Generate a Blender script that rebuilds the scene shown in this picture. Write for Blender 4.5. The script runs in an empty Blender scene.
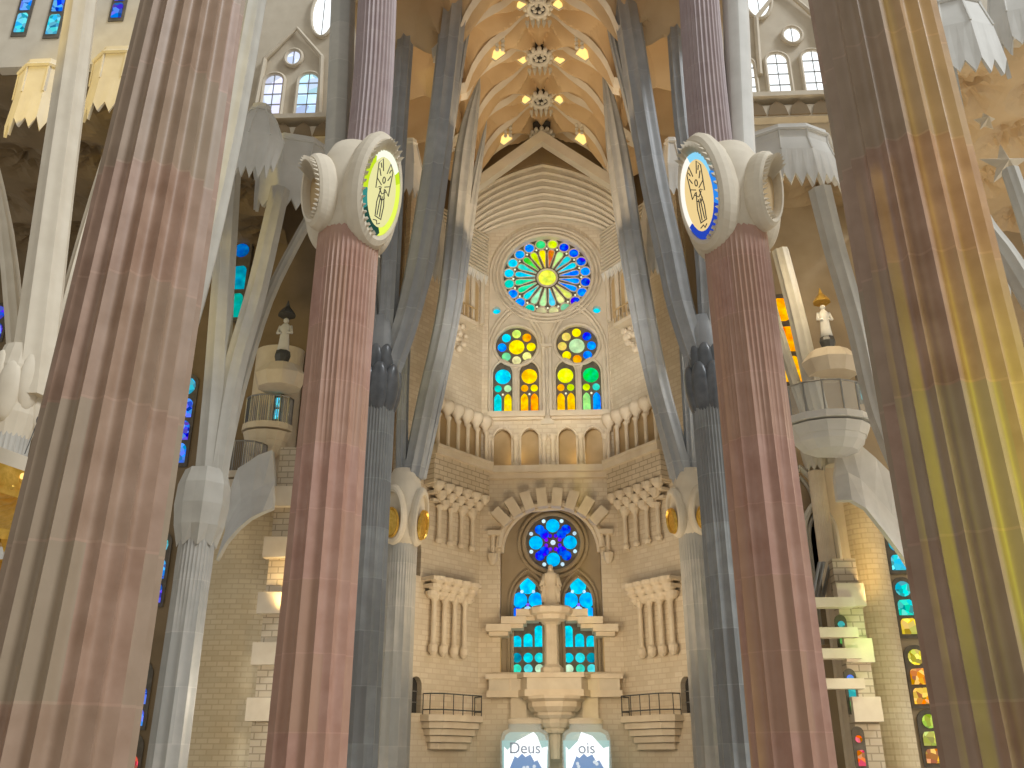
import bpy, bmesh, math, random
from mathutils import Vector, Matrix
from mathutils.geometry import tessellate_polygon
random.seed(7)
PI = math.pi
S = bpy.context.scene
COL = S.collection
R = math.radians

# ---------------------------------------------------------------- camera
F_PX, PITCH, YAW = 900.0, R(22.6), R(2.9)
CAM = Vector((0.5, 0.0, 1.6))
cam = bpy.data.cameras.new('camera')
cam.sensor_width = 36.0
cam.lens = F_PX / 1024 * 36.0
cam.clip_end = 400
camo = bpy.data.objects.new('camera', cam)
COL.objects.link(camo)
camo.location = CAM
camo.rotation_euler = (PI/2 + PITCH, 0, YAW)
S.camera = camo
CM = camo.rotation_euler.to_matrix()

def ray(px, py):
    return CM @ Vector(((px-512)/F_PX, (384-py)/F_PX, -1.0))
def P(px, py, Y):
    d = ray(px, py); t = (Y-CAM.y)/d.y
    return CAM + d*t

# ---------------------------------------------------------------- materials
def nt(name):
    m = bpy.data.materials.new(name); m.use_nodes = True
    n = m.node_tree.nodes; l = m.node_tree.links
    for x in list(n): n.remove(x)
    out = n.new('ShaderNodeOutputMaterial')
    return m, n, l, out

def mixc(n, l, fac, a, b, blend='MIX'):
    m = n.new('ShaderNodeMix'); m.data_type = 'RGBA'; m.blend_type = blend
    for i, v in ((0, fac), (6, a), (7, b)):
        if hasattr(v, 'links') or isinstance(v, bpy.types.NodeSocket): l.new(v, m.inputs[i])
        elif i == 0: m.inputs[0].default_value = v
        else: m.inputs[i].default_value = (*v, 1)
    return m.outputs[2]

def mth(n, l, op, a, b=0.0):
    m = n.new('ShaderNodeMath'); m.operation = op
    for i, v in enumerate((a, b)):
        if isinstance(v, bpy.types.NodeSocket): l.new(v, m.inputs[i])
        else: m.inputs[i].default_value = v
    return m.outputs[0]

def stone(name, c1, c2, scale=1.5, rough=.75, bump=.25, mode=None, h=1.0, w=1.2, c3=None, metal=0.0, joint=.65):
    """mode None: plain; 'brick': coursed ashlar on local x,z; 'drum': column blocks by local z"""
    m, n, l, out = nt(name)
    b = n.new('ShaderNodeBsdfPrincipled'); l.new(b.outputs[0], out.inputs[0])
    b.inputs['Roughness'].default_value = rough
    b.inputs['Metallic'].default_value = metal
    tc = n.new('ShaderNodeTexCoord')
    no = n.new('ShaderNodeTexNoise'); no.inputs['Scale'].default_value = scale; no.inputs['Detail'].default_value = 6
    l.new(tc.outputs['Object'], no.inputs['Vector'])
    rp = n.new('ShaderNodeMapRange'); rp.inputs[1].default_value = .3; rp.inputs[2].default_value = .7
    l.new(no.outputs[0], rp.inputs[0])
    col = mixc(n, l, rp.outputs[0], c1, c2)
    hgt = no.outputs[0]
    if mode:
        sp = n.new('ShaderNodeSeparateXYZ'); l.new(tc.outputs['Object'], sp.inputs[0])
    if mode == 'brick':
        cb = n.new('ShaderNodeCombineXYZ'); l.new(sp.outputs[0], cb.inputs[0]); l.new(sp.outputs[2], cb.inputs[1])
        br = n.new('ShaderNodeTexBrick'); br.inputs['Scale'].default_value = 1
        br.inputs['Brick Width'].default_value = w; br.inputs['Row Height'].default_value = h
        br.inputs['Mortar Size'].default_value = .03; br.inputs['Bias'].default_value = -.1
        br.inputs['Color1'].default_value = (1, 1, 1, 1); br.inputs['Color2'].default_value = (.88, .86, .82, 1)
        br.inputs['Mortar'].default_value = (joint, joint*.95, joint*.9, 1)
        l.new(cb.outputs[0], br.inputs['Vector'])
        col = mixc(n, l, 1.0, col, br.outputs['Color'], 'MULTIPLY')
    if mode == 'drum':
        zz = mth(n, l, 'DIVIDE', sp.outputs[2], h)
        fl = mth(n, l, 'FLOOR', zz)
        fr = mth(n, l, 'FRACT', zz)
        ang = mth(n, l, 'ARCTAN2', sp.outputs[1], sp.outputs[0])
        ai = mth(n, l, 'FLOOR', mth(n, l, 'ADD', mth(n, l, 'MULTIPLY', ang, 8/(2*PI)), mth(n, l, 'MULTIPLY', fl, .37)))
        cb = n.new('ShaderNodeCombineXYZ'); l.new(fl, cb.inputs[0]); l.new(ai, cb.inputs[1])
        wn = n.new('ShaderNodeTexWhiteNoise'); wn.noise_dimensions = '3D'; l.new(cb.outputs[0], wn.inputs['Vector'])
        if c3: col = mixc(n, l, mth(n, l, 'MULTIPLY', wn.outputs[0], .8), col, c3)
        jt = mth(n, l, 'LESS_THAN', fr, .018)
        col = mixc(n, l, mth(n, l, 'MULTIPLY', jt, .30), col, tuple(min(1, x*1.25) for x in c2))
    l.new(col, b.inputs['Base Color'])
    if bump:
        bp = n.new('ShaderNodeBump'); bp.inputs['Strength'].default_value = bump; bp.inputs['Distance'].default_value = .08
        l.new(hgt, bp.inputs['Height']); l.new(bp.outputs[0], b.inputs['Normal'])
    return m

def emis(name, c, s):
    m, n, l, out = nt(name)
    e = n.new('ShaderNodeEmission'); e.inputs[0].default_value = (*c, 1); e.inputs[1].default_value = s
    l.new(e.outputs[0], out.inputs[0]); return m

def glassmat(name, s, vscale=3.0, lo=.45, soft=False):
    """lit leaded glass: the pane's own colour (attribute) varied between small pieces of glass"""
    m, n, l, out = nt(name)
    at = n.new('ShaderNodeAttribute'); at.attribute_name = 'pane_colour'
    tc = n.new('ShaderNodeTexCoord')
    if soft:
        vo = n.new('ShaderNodeTexNoise'); vo.inputs['Scale'].default_value = vscale; vo.inputs['Detail'].default_value = 3
        sp = n.new('ShaderNodeSeparateColor'); l.new(tc.outputs['Object'], vo.inputs['Vector']); l.new(vo.outputs['Color'], sp.inputs[0])
    else:
        vo = n.new('ShaderNodeTexVoronoi'); vo.inputs['Scale'].default_value = vscale
        l.new(tc.outputs['Object'], vo.inputs['Vector'])
        sp = n.new('ShaderNodeSeparateColor'); l.new(vo.outputs['Color'], sp.inputs[0])
    hs = n.new('ShaderNodeHueSaturation'); l.new(at.outputs['Color'], hs.inputs['Color'])
    l.new(mth(n, l, 'ADD', mth(n, l, 'MULTIPLY', sp.outputs[0], .14 if soft else .08), .43 if soft else .46), hs.inputs['Hue'])
    l.new(mth(n, l, 'ADD', mth(n, l, 'MULTIPLY', sp.outputs[1], 1.2 if soft else .9), lo), hs.inputs['Value'])
    l.new(mth(n, l, 'SUBTRACT', 1.25 if soft else 1.05, mth(n, l, 'MULTIPLY', sp.outputs[2], .22)), hs.inputs['Saturation'])
    e = n.new('ShaderNodeEmission'); l.new(hs.outputs[0], e.inputs[0])
    e.inputs[1].default_value = s
    l.new(e.outputs[0], out.inputs[0]); return m

M = dict(
 porph=stone('porphyry', (.31, .185, .12), (.43, .28, .20), 1.8, .5, .12, 'drum', 2.3, c3=(.33, .27, .18)),
 porph2=stone('pink_porphyry', (.39, .21, .15), (.48, .285, .215), 1.6, .45, .1, 'drum', 2.3, c3=(.41, .25, .16)),
 porph3=stone('mauve_porphyry', (.32, .23, .22), (.40, .31, .29), 1.6, .55, .1, 'drum', 2.3, c3=(.36, .28, .27)),
 basalt=stone('blue_basalt', (.27, .28, .27), (.37, .38, .37), 1.5, .4, .12, 'drum', 2.1, c3=(.20, .20, .19)),
 scale=stone('dark_basalt', (.09, .10, .11), (.17, .18, .19), 2.0, .3, .08),
 granite=stone('grey_granite', (.42, .40, .35), (.52, .49, .43), 1.5, .55, .12, 'drum', 2.1, c3=(.36, .35, .31)),
 branch=stone('branch_granite', (.33, .34, .34), (.44, .45, .45), 1.4, .5, .12, 'drum', 2.6, c3=(.28, .29, .30)),
 cream=stone('cream_stone', (.62, .54, .41), (.72, .64, .50), 1.2, .7, .15),
 white=stone('white_stone', (.66, .64, .58), (.76, .74, .68), 1.0, .7, .12),
 ashlar=stone('sandstone_ashlar', (.66, .56, .41), (.76, .67, .52), .5, .8, .15, 'brick', .28, .62, joint=.87),
 ashlar2=stone('fine_sandstone_ashlar', (.60, .50, .35), (.70, .60, .45), .6, .8, .2, 'brick', .30, .7, joint=.62),
 sand=stone('carved_sandstone', (.66, .55, .40), (.76, .66, .50), 1.2, .75, .2),
 ochre=stone('ochre_lit_stone', (.50, .35, .17), (.60, .44, .24), 1.0, .8, .2),  # gallery backs carry their warm lamplight in this colour
 pale=stone('pale_column_stone', (.50, .47, .40), (.60, .57, .49), 1.0, .65, .12),
 dimdark=stone('deep_shaded_stone', (.20, .14, .07), (.28, .20, .11), .5, .85, .2),  # left aisle and spandrel shade mixed into the stone colour
 dim=stone('shaded_stone', (.36, .27, .16), (.46, .36, .23), .5, .85, .2),  # stone darkened in its colour for dim recesses and the right aisle
 vault=stone('golden_vault_stone', (.58, .42, .24), (.68, .52, .32), .5, .75, .15),
 vlight=stone('pale_vault_stone', (.66, .60, .50), (.76, .71, .62), .8, .75, .1),
 lead=stone('dark_tracery', (.10, .085, .06), (.17, .14, .10), 3, .7, .1),
 metal=stone('dark_metal', (.05, .05, .05), (.09, .09, .08), 3, .4, 0),
 rail=stone('grey_rail_metal', (.30, .29, .27), (.38, .37, .34), 3, .35, 0, metal=.8),
 gold=stone('gilded_metal', (.62, .36, .05), (.85, .55, .12), 6, .3, .5, metal=.7),
 floor=stone('floor_stone', (.42, .37, .30), (.50, .45, .37), .5, .35, 0),
 glass=glassmat('stained_glass', 1.25, 2.4, .35, True),
 glassb=glassmat('stained_glass_bright', 1.1, 4.0, .35),
 day=emis('daylight_glass', (.92, .97, 1.0), 1.6),
 dayb=glassmat('clear_leaded_glass', 1.1, 1.4, .7),
 lamp=emis('lamp_glow', (1.0, .66, .20), 1.5),
 lampw=emis('warm_white_glow', (1.0, .86, .55), 1.6),
 dark=stone('dark_opening', (.03, .028, .025), (.05, .045, .04), 1, .9, 0),
)
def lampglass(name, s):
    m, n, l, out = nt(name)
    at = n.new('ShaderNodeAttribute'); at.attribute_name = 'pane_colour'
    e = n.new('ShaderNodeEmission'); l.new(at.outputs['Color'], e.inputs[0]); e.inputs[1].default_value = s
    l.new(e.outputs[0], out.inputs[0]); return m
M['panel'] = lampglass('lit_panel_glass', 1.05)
def clear():
    m, n, l, out = nt('clear_glass')
    b = n.new('ShaderNodeBsdfPrincipled'); b.inputs['Base Color'].default_value = (.85, .93, .92, 1)
    b.inputs['Roughness'].default_value = .12; b.inputs['Alpha'].default_value = .28
    l.new(b.outputs[0], out.inputs[0]); return m
M['clear'] = clear()

# ---------------------------------------------------------------- mesh builder
class MB:
    def __init__(s): s.v = []; s.f = []; s.c = []; s.smooth = False
    def add(s, verts, faces, col=None):
        o = len(s.v); s.v += [Vector(v) for v in verts]
        for f in faces: s.f.append([i+o for i in f]); s.c.append(col)
        return s
    def box(s, c, d, rot=None, col=None):
        h = [x/2 for x in d]
        vs = [Vector((sx*h[0], sy*h[1], sz*h[2])) for sx in (-1, 1) for sy in (-1, 1) for sz in (-1, 1)]
        if rot is not None: vs = [rot @ v for v in vs]
        vs = [v + Vector(c) for v in vs]
        return s.add(vs, [(0,1,3,2), (4,6,7,5), (0,4,5,1), (2,3,7,6), (0,2,6,4), (1,5,7,3)], col)
    def rings(s, rings, cap=True, close=True, col=None):
        n = len(rings[0]); vs = [v for r in rings for v in r]; fs = []
        for i in range(len(rings)-1):
            for j in range(n if close else n-1):
                k = (j+1) % n
                fs.append((i*n+j, i*n+k, (i+1)*n+k, (i+1)*n+j))
        if cap:
            fs.append(tuple(range(n))[::-1]); fs.append(tuple((len(rings)-1)*n+j for j in range(n)))
        return s.add(vs, fs, col)
    def lathe(s, c, prof, n=24, col=None, sx=1, sy=1, ph=0.0):
        c = Vector(c)
        return s.rings([[c+Vector((r*sx*math.cos(2*PI*j/n+ph), r*sy*math.sin(2*PI*j/n+ph), z)) for j in range(n)] for r, z in prof], col=col)
    def prism(s, outer, y0, y1, holes=(), col=None):
        """outline in x,z extruded along y, holes cut through"""
        loops = [[Vector((a, b, 0)) for a, b in lp] for lp in [outer, *holes]]
        flat = [v for lp in loops for v in lp]
        tris = tessellate_polygon(loops)
        N = len(flat)
        vs = [Vector((v.x, y0, v.y)) for v in flat] + [Vector((v.x, y1, v.y)) for v in flat]
        fs = []
        for t in tris:
            fs.append(tuple(t)); fs.append(tuple(i+N for i in reversed(t)))
        o = 0
        for lp in loops:
            n = len(lp)
            for j in range(n):
                k = (j+1) % n
                fs.append((o+j, o+k, o+k+N, o+j+N))
            o += n
        return s.add(vs, fs, col)
    def tube(s, pts, rad, n=8, close=False, col=None, sec=None):
        pts = [Vector(p) for p in pts]; m = len(pts)
        if not hasattr(rad, '__len__'): rad = [rad]*m
        rs = []; up = None
        for i, p in enumerate(pts):
            a = pts[(i-1) % m] if (i or close) else p
            b = pts[(i+1) % m] if (i < m-1 or close) else p
            t = (b-a).normalized()
            if up is None:
                up = Vector((0, 1, 0)) if abs(t.y) < .9 else Vector((1, 0, 0))
            x = (up - t*up.dot(t)).normalized(); y = t.cross(x); up = x
            rs.append([p + (x*math.cos(2*PI*j/n) + y*math.sin(2*PI*j/n))*rad[i]*(sec(2*PI*j/n) if sec else 1) for j in range(n)])
        if close: rs.append(rs[0]); return s.rings(rs, cap=False, col=col)
        return s.rings(rs, col=col)
    def ball(s, c, r, n=12, m=8, col=None, rot=None):
        c = Vector(c); r = r if hasattr(r, '__len__') else (r, r, r)
        rs = []
        for i in range(m+1):
            a = -PI/2 + PI*i/m*.998 + .001
            ring = []
            for j in range(n):
                v = Vector((r[0]*math.cos(a)*math.cos(2*PI*j/n), r[1]*math.cos(a)*math.sin(2*PI*j/n), r[2]*math.sin(a)))
                if rot is not None: v = rot @ v
                ring.append(c+v)
            rs.append(ring)
        return s.rings(rs, col=col)
    def mesh(s, name):
        me = bpy.data.meshes.new(name)
        me.from_pydata([tuple(v) for v in s.v], [], s.f); me.update()
        if any(c is not None for c in s.c):
            a = me.color_attributes.new('pane_colour', 'FLOAT_COLOR', 'CORNER')
            i = 0
            for f, c in zip(me.polygons, s.c):
                c = c or (1, 1, 1)
                for _ in range(f.loop_total): a.data[i].color = (*c, 1); i += 1
        bm = bmesh.new(); bm.from_mesh(me)
        bmesh.ops.recalc_face_normals(bm, faces=bm.faces)
        bm.to_mesh(me); bm.free()
        if s.smooth:
            for p in me.polygons: p.use_smooth = True
        return me

def obj(name, mb, mat, parent=None, world=True, label=None):
    """mb in world coordinates (world=True) or in the parent's own frame"""
    if parent is not None and world:
        o0 = parent.location; mb.v = [v-o0 for v in mb.v]
    me = mb.mesh(name); me.materials.append(mat if not isinstance(mat, str) else M[mat])
    o = bpy.data.objects.new(name, me); COL.objects.link(o)
    if parent is not None: o.parent = parent
    if label: o['label'] = label
    return o
def thing(name, label, cat, loc=(0, 0, 0), rotz=0.0, group=None):
    o = bpy.data.objects.new(name, None); COL.objects.link(o); o.empty_display_size = .3
    o.location = loc; o.rotation_euler = (0, 0, rotz); o['label'] = label; o['category'] = cat; o['kind'] = 'thing'
    if group: o['group'] = group
    return o
def tag(o, label, cat, group=None):
    o['label'] = label; o['category'] = cat; o['kind'] = 'thing'
    if group: o['group'] = group
    return o
def struct(name, mb, mat, label=None, loc=None, rotz=0.0):
    if loc is not None:
        me = mb.mesh(name); me.materials.append(M[mat])
        o = bpy.data.objects.new(name, me); COL.objects.link(o); o.location = loc; o.rotation_euler = (0, 0, rotz)
    else: o = obj(name, mb, mat)
    o['kind'] = 'structure'
    if label: o['label'] = label
    return o
def light(name, kind, loc, energy, color=(1, 1, 1), size=1.0, target=None, spot=60, blend=.5, size_y=None):
    d = bpy.data.lights.new(name, kind); d.energy = energy; d.color = color
    if kind == 'AREA':
        d.size = size
        if size_y: d.shape = 'RECTANGLE'; d.size_y = size_y
    elif kind == 'SUN': d.angle = size
    else: d.shadow_soft_size = size
    if kind == 'SPOT': d.spot_size = R(spot); d.spot_blend = blend
    o = bpy.data.objects.new(name, d); COL.objects.link(o); o.location = loc
    if target is not None:
        o.rotation_euler = (Vector(target)-Vector(loc)).to_track_quat('-Z', 'Y').to_euler()
    return o

# ---- outline helpers (2-D, x/z)
def circ(cx, cz, r, n=32, ph=0.0, rz=None):
    rz = rz or r
    return [(cx+r*math.cos(2*PI*i/n+ph), cz+rz*math.sin(2*PI*i/n+ph)) for i in range(n)]
def rect(x0, x1, z0, z1): return [(x0, z0), (x1, z0), (x1, z1), (x0, z1)]
def pointed(x0, x1, z0, zs, za, n=8, k=.9):
    """pointed arch outline: jambs from z0 to zs, apex za"""
    cx = (x0+x1)/2; w = (x1-x0)/2; h = za-zs
    R_ = (w*w+h*h)/(2*w)
    pts = [(x0, z0), (x1, z0)]
    c = x1-R_; a1 = math.asin(min(1, h/R_)) if h <= R_ else PI/2
    for i in range(n+1):
        a = a1*i/n; pts.append((c+R_*math.cos(a), zs+R_*math.sin(a)))
    c = x0+R_
    for i in range(1, n+1):
        a = a1*(n-i)/n; pts.append((c-R_*math.cos(a), zs+R_*math.sin(a)))
    return pts
def bez(p0, p1, p2, n=12):
    return [(Vector(p0)*(1-t)**2 + Vector(p1)*2*t*(1-t) + Vector(p2)*t*t) for t in [i/n for i in range(n+1)]]
def tri(x): return 1-4*abs((x % 1.0)-.5)*1.0 if False else abs(((x % 1.0)*2)-1)*2-1   # triangle wave: +1 at integers, -1 between

# =============================================================================================
# SHELL
# =============================================================================================
fl = MB().box((0, 22, -.15), (90, 90, .3)); struct('floor', fl, 'floor', 'pale stone floor of the church')

YF = 54.0
CS = 4.2                                             # half-width of the flat middle of the far wall
def FX(px, py, Y=YF): p = P(px, py, Y); return p.x
def FZ(px, py, Y=YF): p = P(px, py, Y); return p.z

# far wall : lower part with the portal recess and the gallery openings, upper part with the window bay
zg0, zg1 = FZ(548, 467), FZ(548, 427)
gal = []
for cx in (502.5, 530, 567.5, 594):
    x = FX(cx, 450); gal.append(pointed(x-.62, x+.62, zg0, zg1-.75, zg1))
px0, px1 = FX(500, 640), FX(604, 640)
portal = pointed(px0, px1, FZ(552, 672), FZ(552, 540), FZ(552, 504), 10)
zsill = FZ(548, 415)
xw0, xw1 = -4.02, 4.02
rc = P(547, 271, YF)                                  # rose centre
xw0, xw1 = rc.x-3.98, rc.x+3.98
up = [(xw0, zsill), (xw1, zsill)] + [(rc.x+3.98*math.cos(a), rc.z+3.98*math.sin(a)) for a in [PI*i/24 for i in range(25)]]
wall = MB().prism([(-CS-.3, 0), (CS+.3, 0), (CS+.3, 41), (-CS-.3, 41)], YF, YF+.45, holes=[portal, up]+gal)
struct('wall_far', wall, 'ashlar', 'coursed sandstone end wall between the two angled walls')
bk = MB().box((0, YF+1.5, 20.5), (CS*2+.6, .3, 41)); struct('wall_far_inner', bk, 'ochre')  # lamplit gold of the gallery interior is put into the ochre

# angled walls, local frame: x along the wall, y into it
ANG = R(53.13)
def cframe(sgn): return (sgn*CS, YF, 0), -sgn*ANG
def PCs(px, py, sgn):
    """ray to the angled wall plane -> local x (signed), z"""
    o = Vector((sgn*CS, YF, 0)); n = Vector((sgn*.8, .6, 0)); u = Vector((.6, -sgn*.8, 0))
    d = ray(px, py); t = (o-CAM).dot(n)/d.dot(n); p = CAM+d*t
    return (p-o).dot(u), p.z
for sgn, nm in ((-1, 'left'), (1, 'right')):
    loc, rz = cframe(sgn)
    a, b = sorted((0, sgn*7.0))
    wins = []
    for (x0_, y0_, y1_) in ((1, 575, 540), (1, 713, 676)):
        pxc = 415 if sgn < 0 else 688
        xx, zz0 = PCs(pxc, y0_, sgn); _, zz1 = PCs(pxc, y1_, sgn)
        wins.append(pointed(xx-.42, xx+.42, zz0, zz1-.45, zz1, 5))
    w = MB().prism(rect(a, b, 0, 42), 0, .6, holes=wins)
    struct('wall_'+nm, w, 'ashlar', 'coursed sandstone wall set at an angle', loc, rz)
    for i, wn in enumerate(wins):
        o = struct('window_%d' % (20+i+(0 if sgn < 0 else 2)), MB().prism(wn, .35, .4), 'dark', 'narrow dark pointed slit window', loc, rz)
        xs = [p[0] for p in wn]; zs = [p[1] for p in wn]
        g = MB()
        g.box(((min(xs)+max(xs))/2, .3, (min(zs)+max(zs))/2), (.04, .04, max(zs)-min(zs)))
        for k in (.3, .6): g.box(((min(xs)+max(xs))/2, .3, min(zs)+(max(zs)-min(zs))*k), (max(xs)-min(xs), .04, .05))
        obj('glazing_bar', g, 'rail', o, world=False)

# ---- upper window bay ---------------------------------------------------------------------
def pane_cols(*cs): return list(cs)
BL=(.01,.06,.75); B2=(.02,.25,.95); CY=(.03,.62,.85); TL=(.02,.55,.45); GR=(.10,.60,.10); YG=(.55,.75,.06); YE=(.95,.78,.05); OR=(.95,.42,.02); RD=(.85,.10,.02); WH=(.85,.85,.62); DB=(.01,.02,.35)
def ring(mb, cx, cz, y, r, t, n=40):
    mb.tube([(cx+r*math.cos(2*PI*i/n), y, cz+r*math.sin(2*PI*i/n)) for i in range(n)], t, 8, close=True)
def outline_tube(mb, pts, y, t, close=True):
    mb.tube([(a, y, b) for a, b in pts], t, 6, close=close)

pr = []
zc_ = FZ(516, 341)
for cx in (516, 578):
    x = FX(cx, 380)+(.02 if cx > 540 else 0); pr.append((x, pointed(x-1.78, x+1.78, zsill+.02, FZ(516, 352), FZ(516, 305), 10)))
bay = MB().prism([(xw0-.05, zsill-.1), (xw1+.05, zsill-.1)]+[(rc.x+4.05*math.cos(a), rc.z+4.05*math.sin(a)) for a in [PI*i/24 for i in range(25)]],
                 YF+.5, YF+.9, holes=[circ(rc.x, rc.z, 3.05, 48), pr[0][1], pr[1][1], circ(FX(496, 307), FZ(496, 307), .28, 16), circ(FX(597, 306), FZ(597, 306), .28, 16)])
o = struct('trim_1', bay, 'cream', 'pale stone bay framing the round window and two pairs of lancets')
mo = MB()
for rr, tt, yy in ((3.15, .14, .42), (3.45, .10, .40), (3.7, .09, .36)): ring(mo, rc.x, rc.z, YF+yy, rr, tt, 56)
for x, pt in pr:
    outline_tube(mo, pt[1:]+pt[:1], YF+.45, .13, close=False)
    z0, zs, za = zsill+.02, FZ(516, 352), FZ(516, 305)
    outline_tube(mo, pointed(x-2.0, x+2.0, z0, zs, za+.28, 10)[1:]+[(x-2.0, z0)], YF+.40, .10, close=False)
obj('moulding', mo, 'cream', o)

# rose
BK = YF+1.0
win = MB().prism(circ(rc.x, rc.z, 3.15, 48), BK, BK+.12); w1 = struct('window_1', win, 'lead', 'large round stained glass rose window with daisy tracery')
pn = MB(); tr = MB()
oc = [YG, GR, B2, CY, B2, TL, TL, B2, B2, TL, (.35,.5,.2), (.55,.5,.3), (.2,.45,.3), B2, B2, BL, BL, B2, BL, BL][:]
# clockwise from the top right: outer roundels
outer = [(.6,.75,.1), BL, BL, BL, B2, BL, B2, BL, (.2,.5,.3), (.6,.6,.3), (.55,.5,.3), TL, B2, B2, TL, CY, CY, B2, B2, (.1,.6,.2), ]
inner = [(.7,.25,.1), (.5,.8,.3), (.1,.6,.7), CY, B2, B2, B2, (.7,.75,.2), (.75,.8,.35), (.15,.6,.8), (.5,.8,.4), (.4,.8,.5), (.1,.7,.8), (.1,.75,.4), (.1,.7,.4), CY, (.1,.65,.55), GR, YG, YE]
for i in range(20):
    a = PI/2 - 2*PI*(i+.5)/20
    c, s = math.cos(a), math.sin(a)
    pn.prism(circ(rc.x+2.68*c, rc.z+2.68*s, .33, 16), BK-.06, BK-.01, col=outer[i])
    ring(tr, rc.x+2.68*c, rc.z+2.68*s, BK-.08, .37, .05, 16)
    # petal: narrow near the middle, round head outside
    pts = []
    for (r_, w_) in ((.85, .04), (1.4, .13), (1.9, .235), (2.12, .22), (2.25, .12)): pts.append((rc.x+r_*c-w_*s, rc.z+r_*s+w_*c))
    for (r_, w_) in ((2.25, .12), (2.12, .22), (1.9, .235), (1.4, .13), (.85, .04)): pts.append((rc.x+r_*c+w_*s, rc.z+r_*s-w_*c))
    pn.prism(pts, BK-.06, BK-.01, col=inner[i])
    outline_tube(tr, pts, BK-.08, .035)
    a2 = a+PI/20
    pn.prism(circ(rc.x+2.36*math.cos(a2), rc.z+2.36*math.sin(a2), .07, 8), BK-.06, BK-.01, col=WH)
pn.prism(circ(rc.x, rc.z, .6, 24), BK-.06, BK-.01, col=(.75, .8, .15))
ring(tr, rc.x, rc.z, BK-.08, .68, .07, 24)
obj('pane', pn, 'glass', w1); obj('tracery', tr, 'cream', w1)

# pairs of lancets with their small roses
cols8 = {0: [CY, (.6,.8,.2), (.9,.35,.05), YE, (.8,.8,.3), (.8,.75,.4), (.2,.6,.3), B2], 1: [(.8,.65,.2), YE, BL, B2, B2, OR, YE, (.8,.6,.2)]}
lan = {(0, 0): (CY, TL, (.5,.75,.4), (.05,.65,.7), (.9,.7,.1)), (0, 1): ((.95,.6,.05), OR, YE, (.95,.5,.05), (.95,.35,.05)),
       (1, 0): ((.75,.8,.1), OR, YG, (.95,.5,.05), (.95,.55,.05)), (1, 1): ((.05,.6,.15), YG, (.1,.65,.5), (.35,.7,.25), B2)}
for i, (x, pt) in enumerate(pr):
    zc = FZ(516, 341)
    lx = [FX((502, 529)[k] if i == 0 else (566, 592)[k], 390) for k in (0, 1)]
    lo = [pointed(a-.72, a+.72, zsill+.05, FZ(502, 370), FZ(502, 356), 6) for a in lx]
    fr = MB().prism(pt, YF+.7, YF+.98, holes=[circ(x, zc, 1.42, 32)]+lo)
    w = struct('window_%d' % (2+i), fr, 'cream', ('left' if i == 0 else 'right')+' pair of stained glass lancets under a small round window')
    ms = MB(); ring(ms, x, zc, YF+.66, 1.5, .12, 36)
    for lp in lo: outline_tube(ms, lp[1:]+lp[:1], YF+.68, .09, close=False)
    obj('moulding', ms, 'cream', w)
    obj('leading', MB().prism(rect(x-1.8, x+1.8, zsill, zc+1.6), BK+.02, BK+.1), 'lead', w)
    pn = MB()
    pn.prism(circ(x, zc, .52, 20), BK-.05, BK, col=YE if i == 0 else (.5, .7, .4))
    for k in range(8):
        a = PI*.75 - 2*PI*k/8
        pn.prism(circ(x+.98*math.cos(a), zc+.98*math.sin(a), .30, 14), BK-.05, BK, col=cols8[i][k])
    for k, lxx in enumerate(lx):
        cc = lan[(i, k)]
        pn.prism(circ(lxx, FZ(502, 371), .52, 18), BK-.05, BK, col=cc[0])
        for d, c_ in ((-.32, cc[1]), (.32, cc[2])): pn.prism(circ(lxx+d, FZ(502, 383), .24, 12), BK-.05, BK, col=c_)
        for d, c_ in ((-.33, cc[3]), (.33, cc[4])):
            pn.prism(pointed(lxx+d-.24, lxx+d+.24, FZ(502, 412), FZ(502, 394), FZ(502, 388.5), 4), BK-.05, BK, col=c_)
        pn.prism(circ(lxx, FZ(502, 389), .07, 8), BK-.05, BK, col=WH)
    obj('pane', pn, 'glass', w)
for q, (px_, py_) in enumerate(((496, 307), (597, 306))):
    struct('window_%d' % (4+q), MB().prism(circ(FX(px_, py_), FZ(px_, py_), .3, 12), BK-.1, BK-.05, col=CY), 'glass', 'tiny round cyan spandrel light')
# sill ledges
for a, b, tx in ((488, 545, 'left'), (550, 609, 'right')):
    t = MB(); xa, xb = FX(a, 416), FX(b, 416)
    t.box(((xa+xb)/2, YF-.2, zsill-.12), (xb-xa, .6, .22)); t.box(((xa+xb)/2, YF-.1, zsill-.3), (xb-xa-.2, .4, .16))
    t.box(((xa+xb)/2, YF-.35, zsill+.08), (xb-xa, .08, .2))
    tag(obj('window_sill_ledge', t, 'sand'), 'stone ledge under the %s pair of upper lancet windows' % tx, 'ledge', 'ledges under the upper lancets')
# central pier between the two window pairs
t = MB(); xm = FX(547, 380)
for d in (-.22, .22): t.lathe((xm+d, YF+.2, 0), [(.13, FZ(547, 425)), (.13, FZ(547, 335))], 12)
t.box((xm, YF+.15, FZ(547, 345)), (.7, .4, .2)); t.box((xm, YF+.1, FZ(547, 422)), (.8, .5, .35))
tag(obj('pilaster', t, 'cream'), 'slim paired shafts rising between the two upper lancet pairs', 'pilaster')

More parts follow.
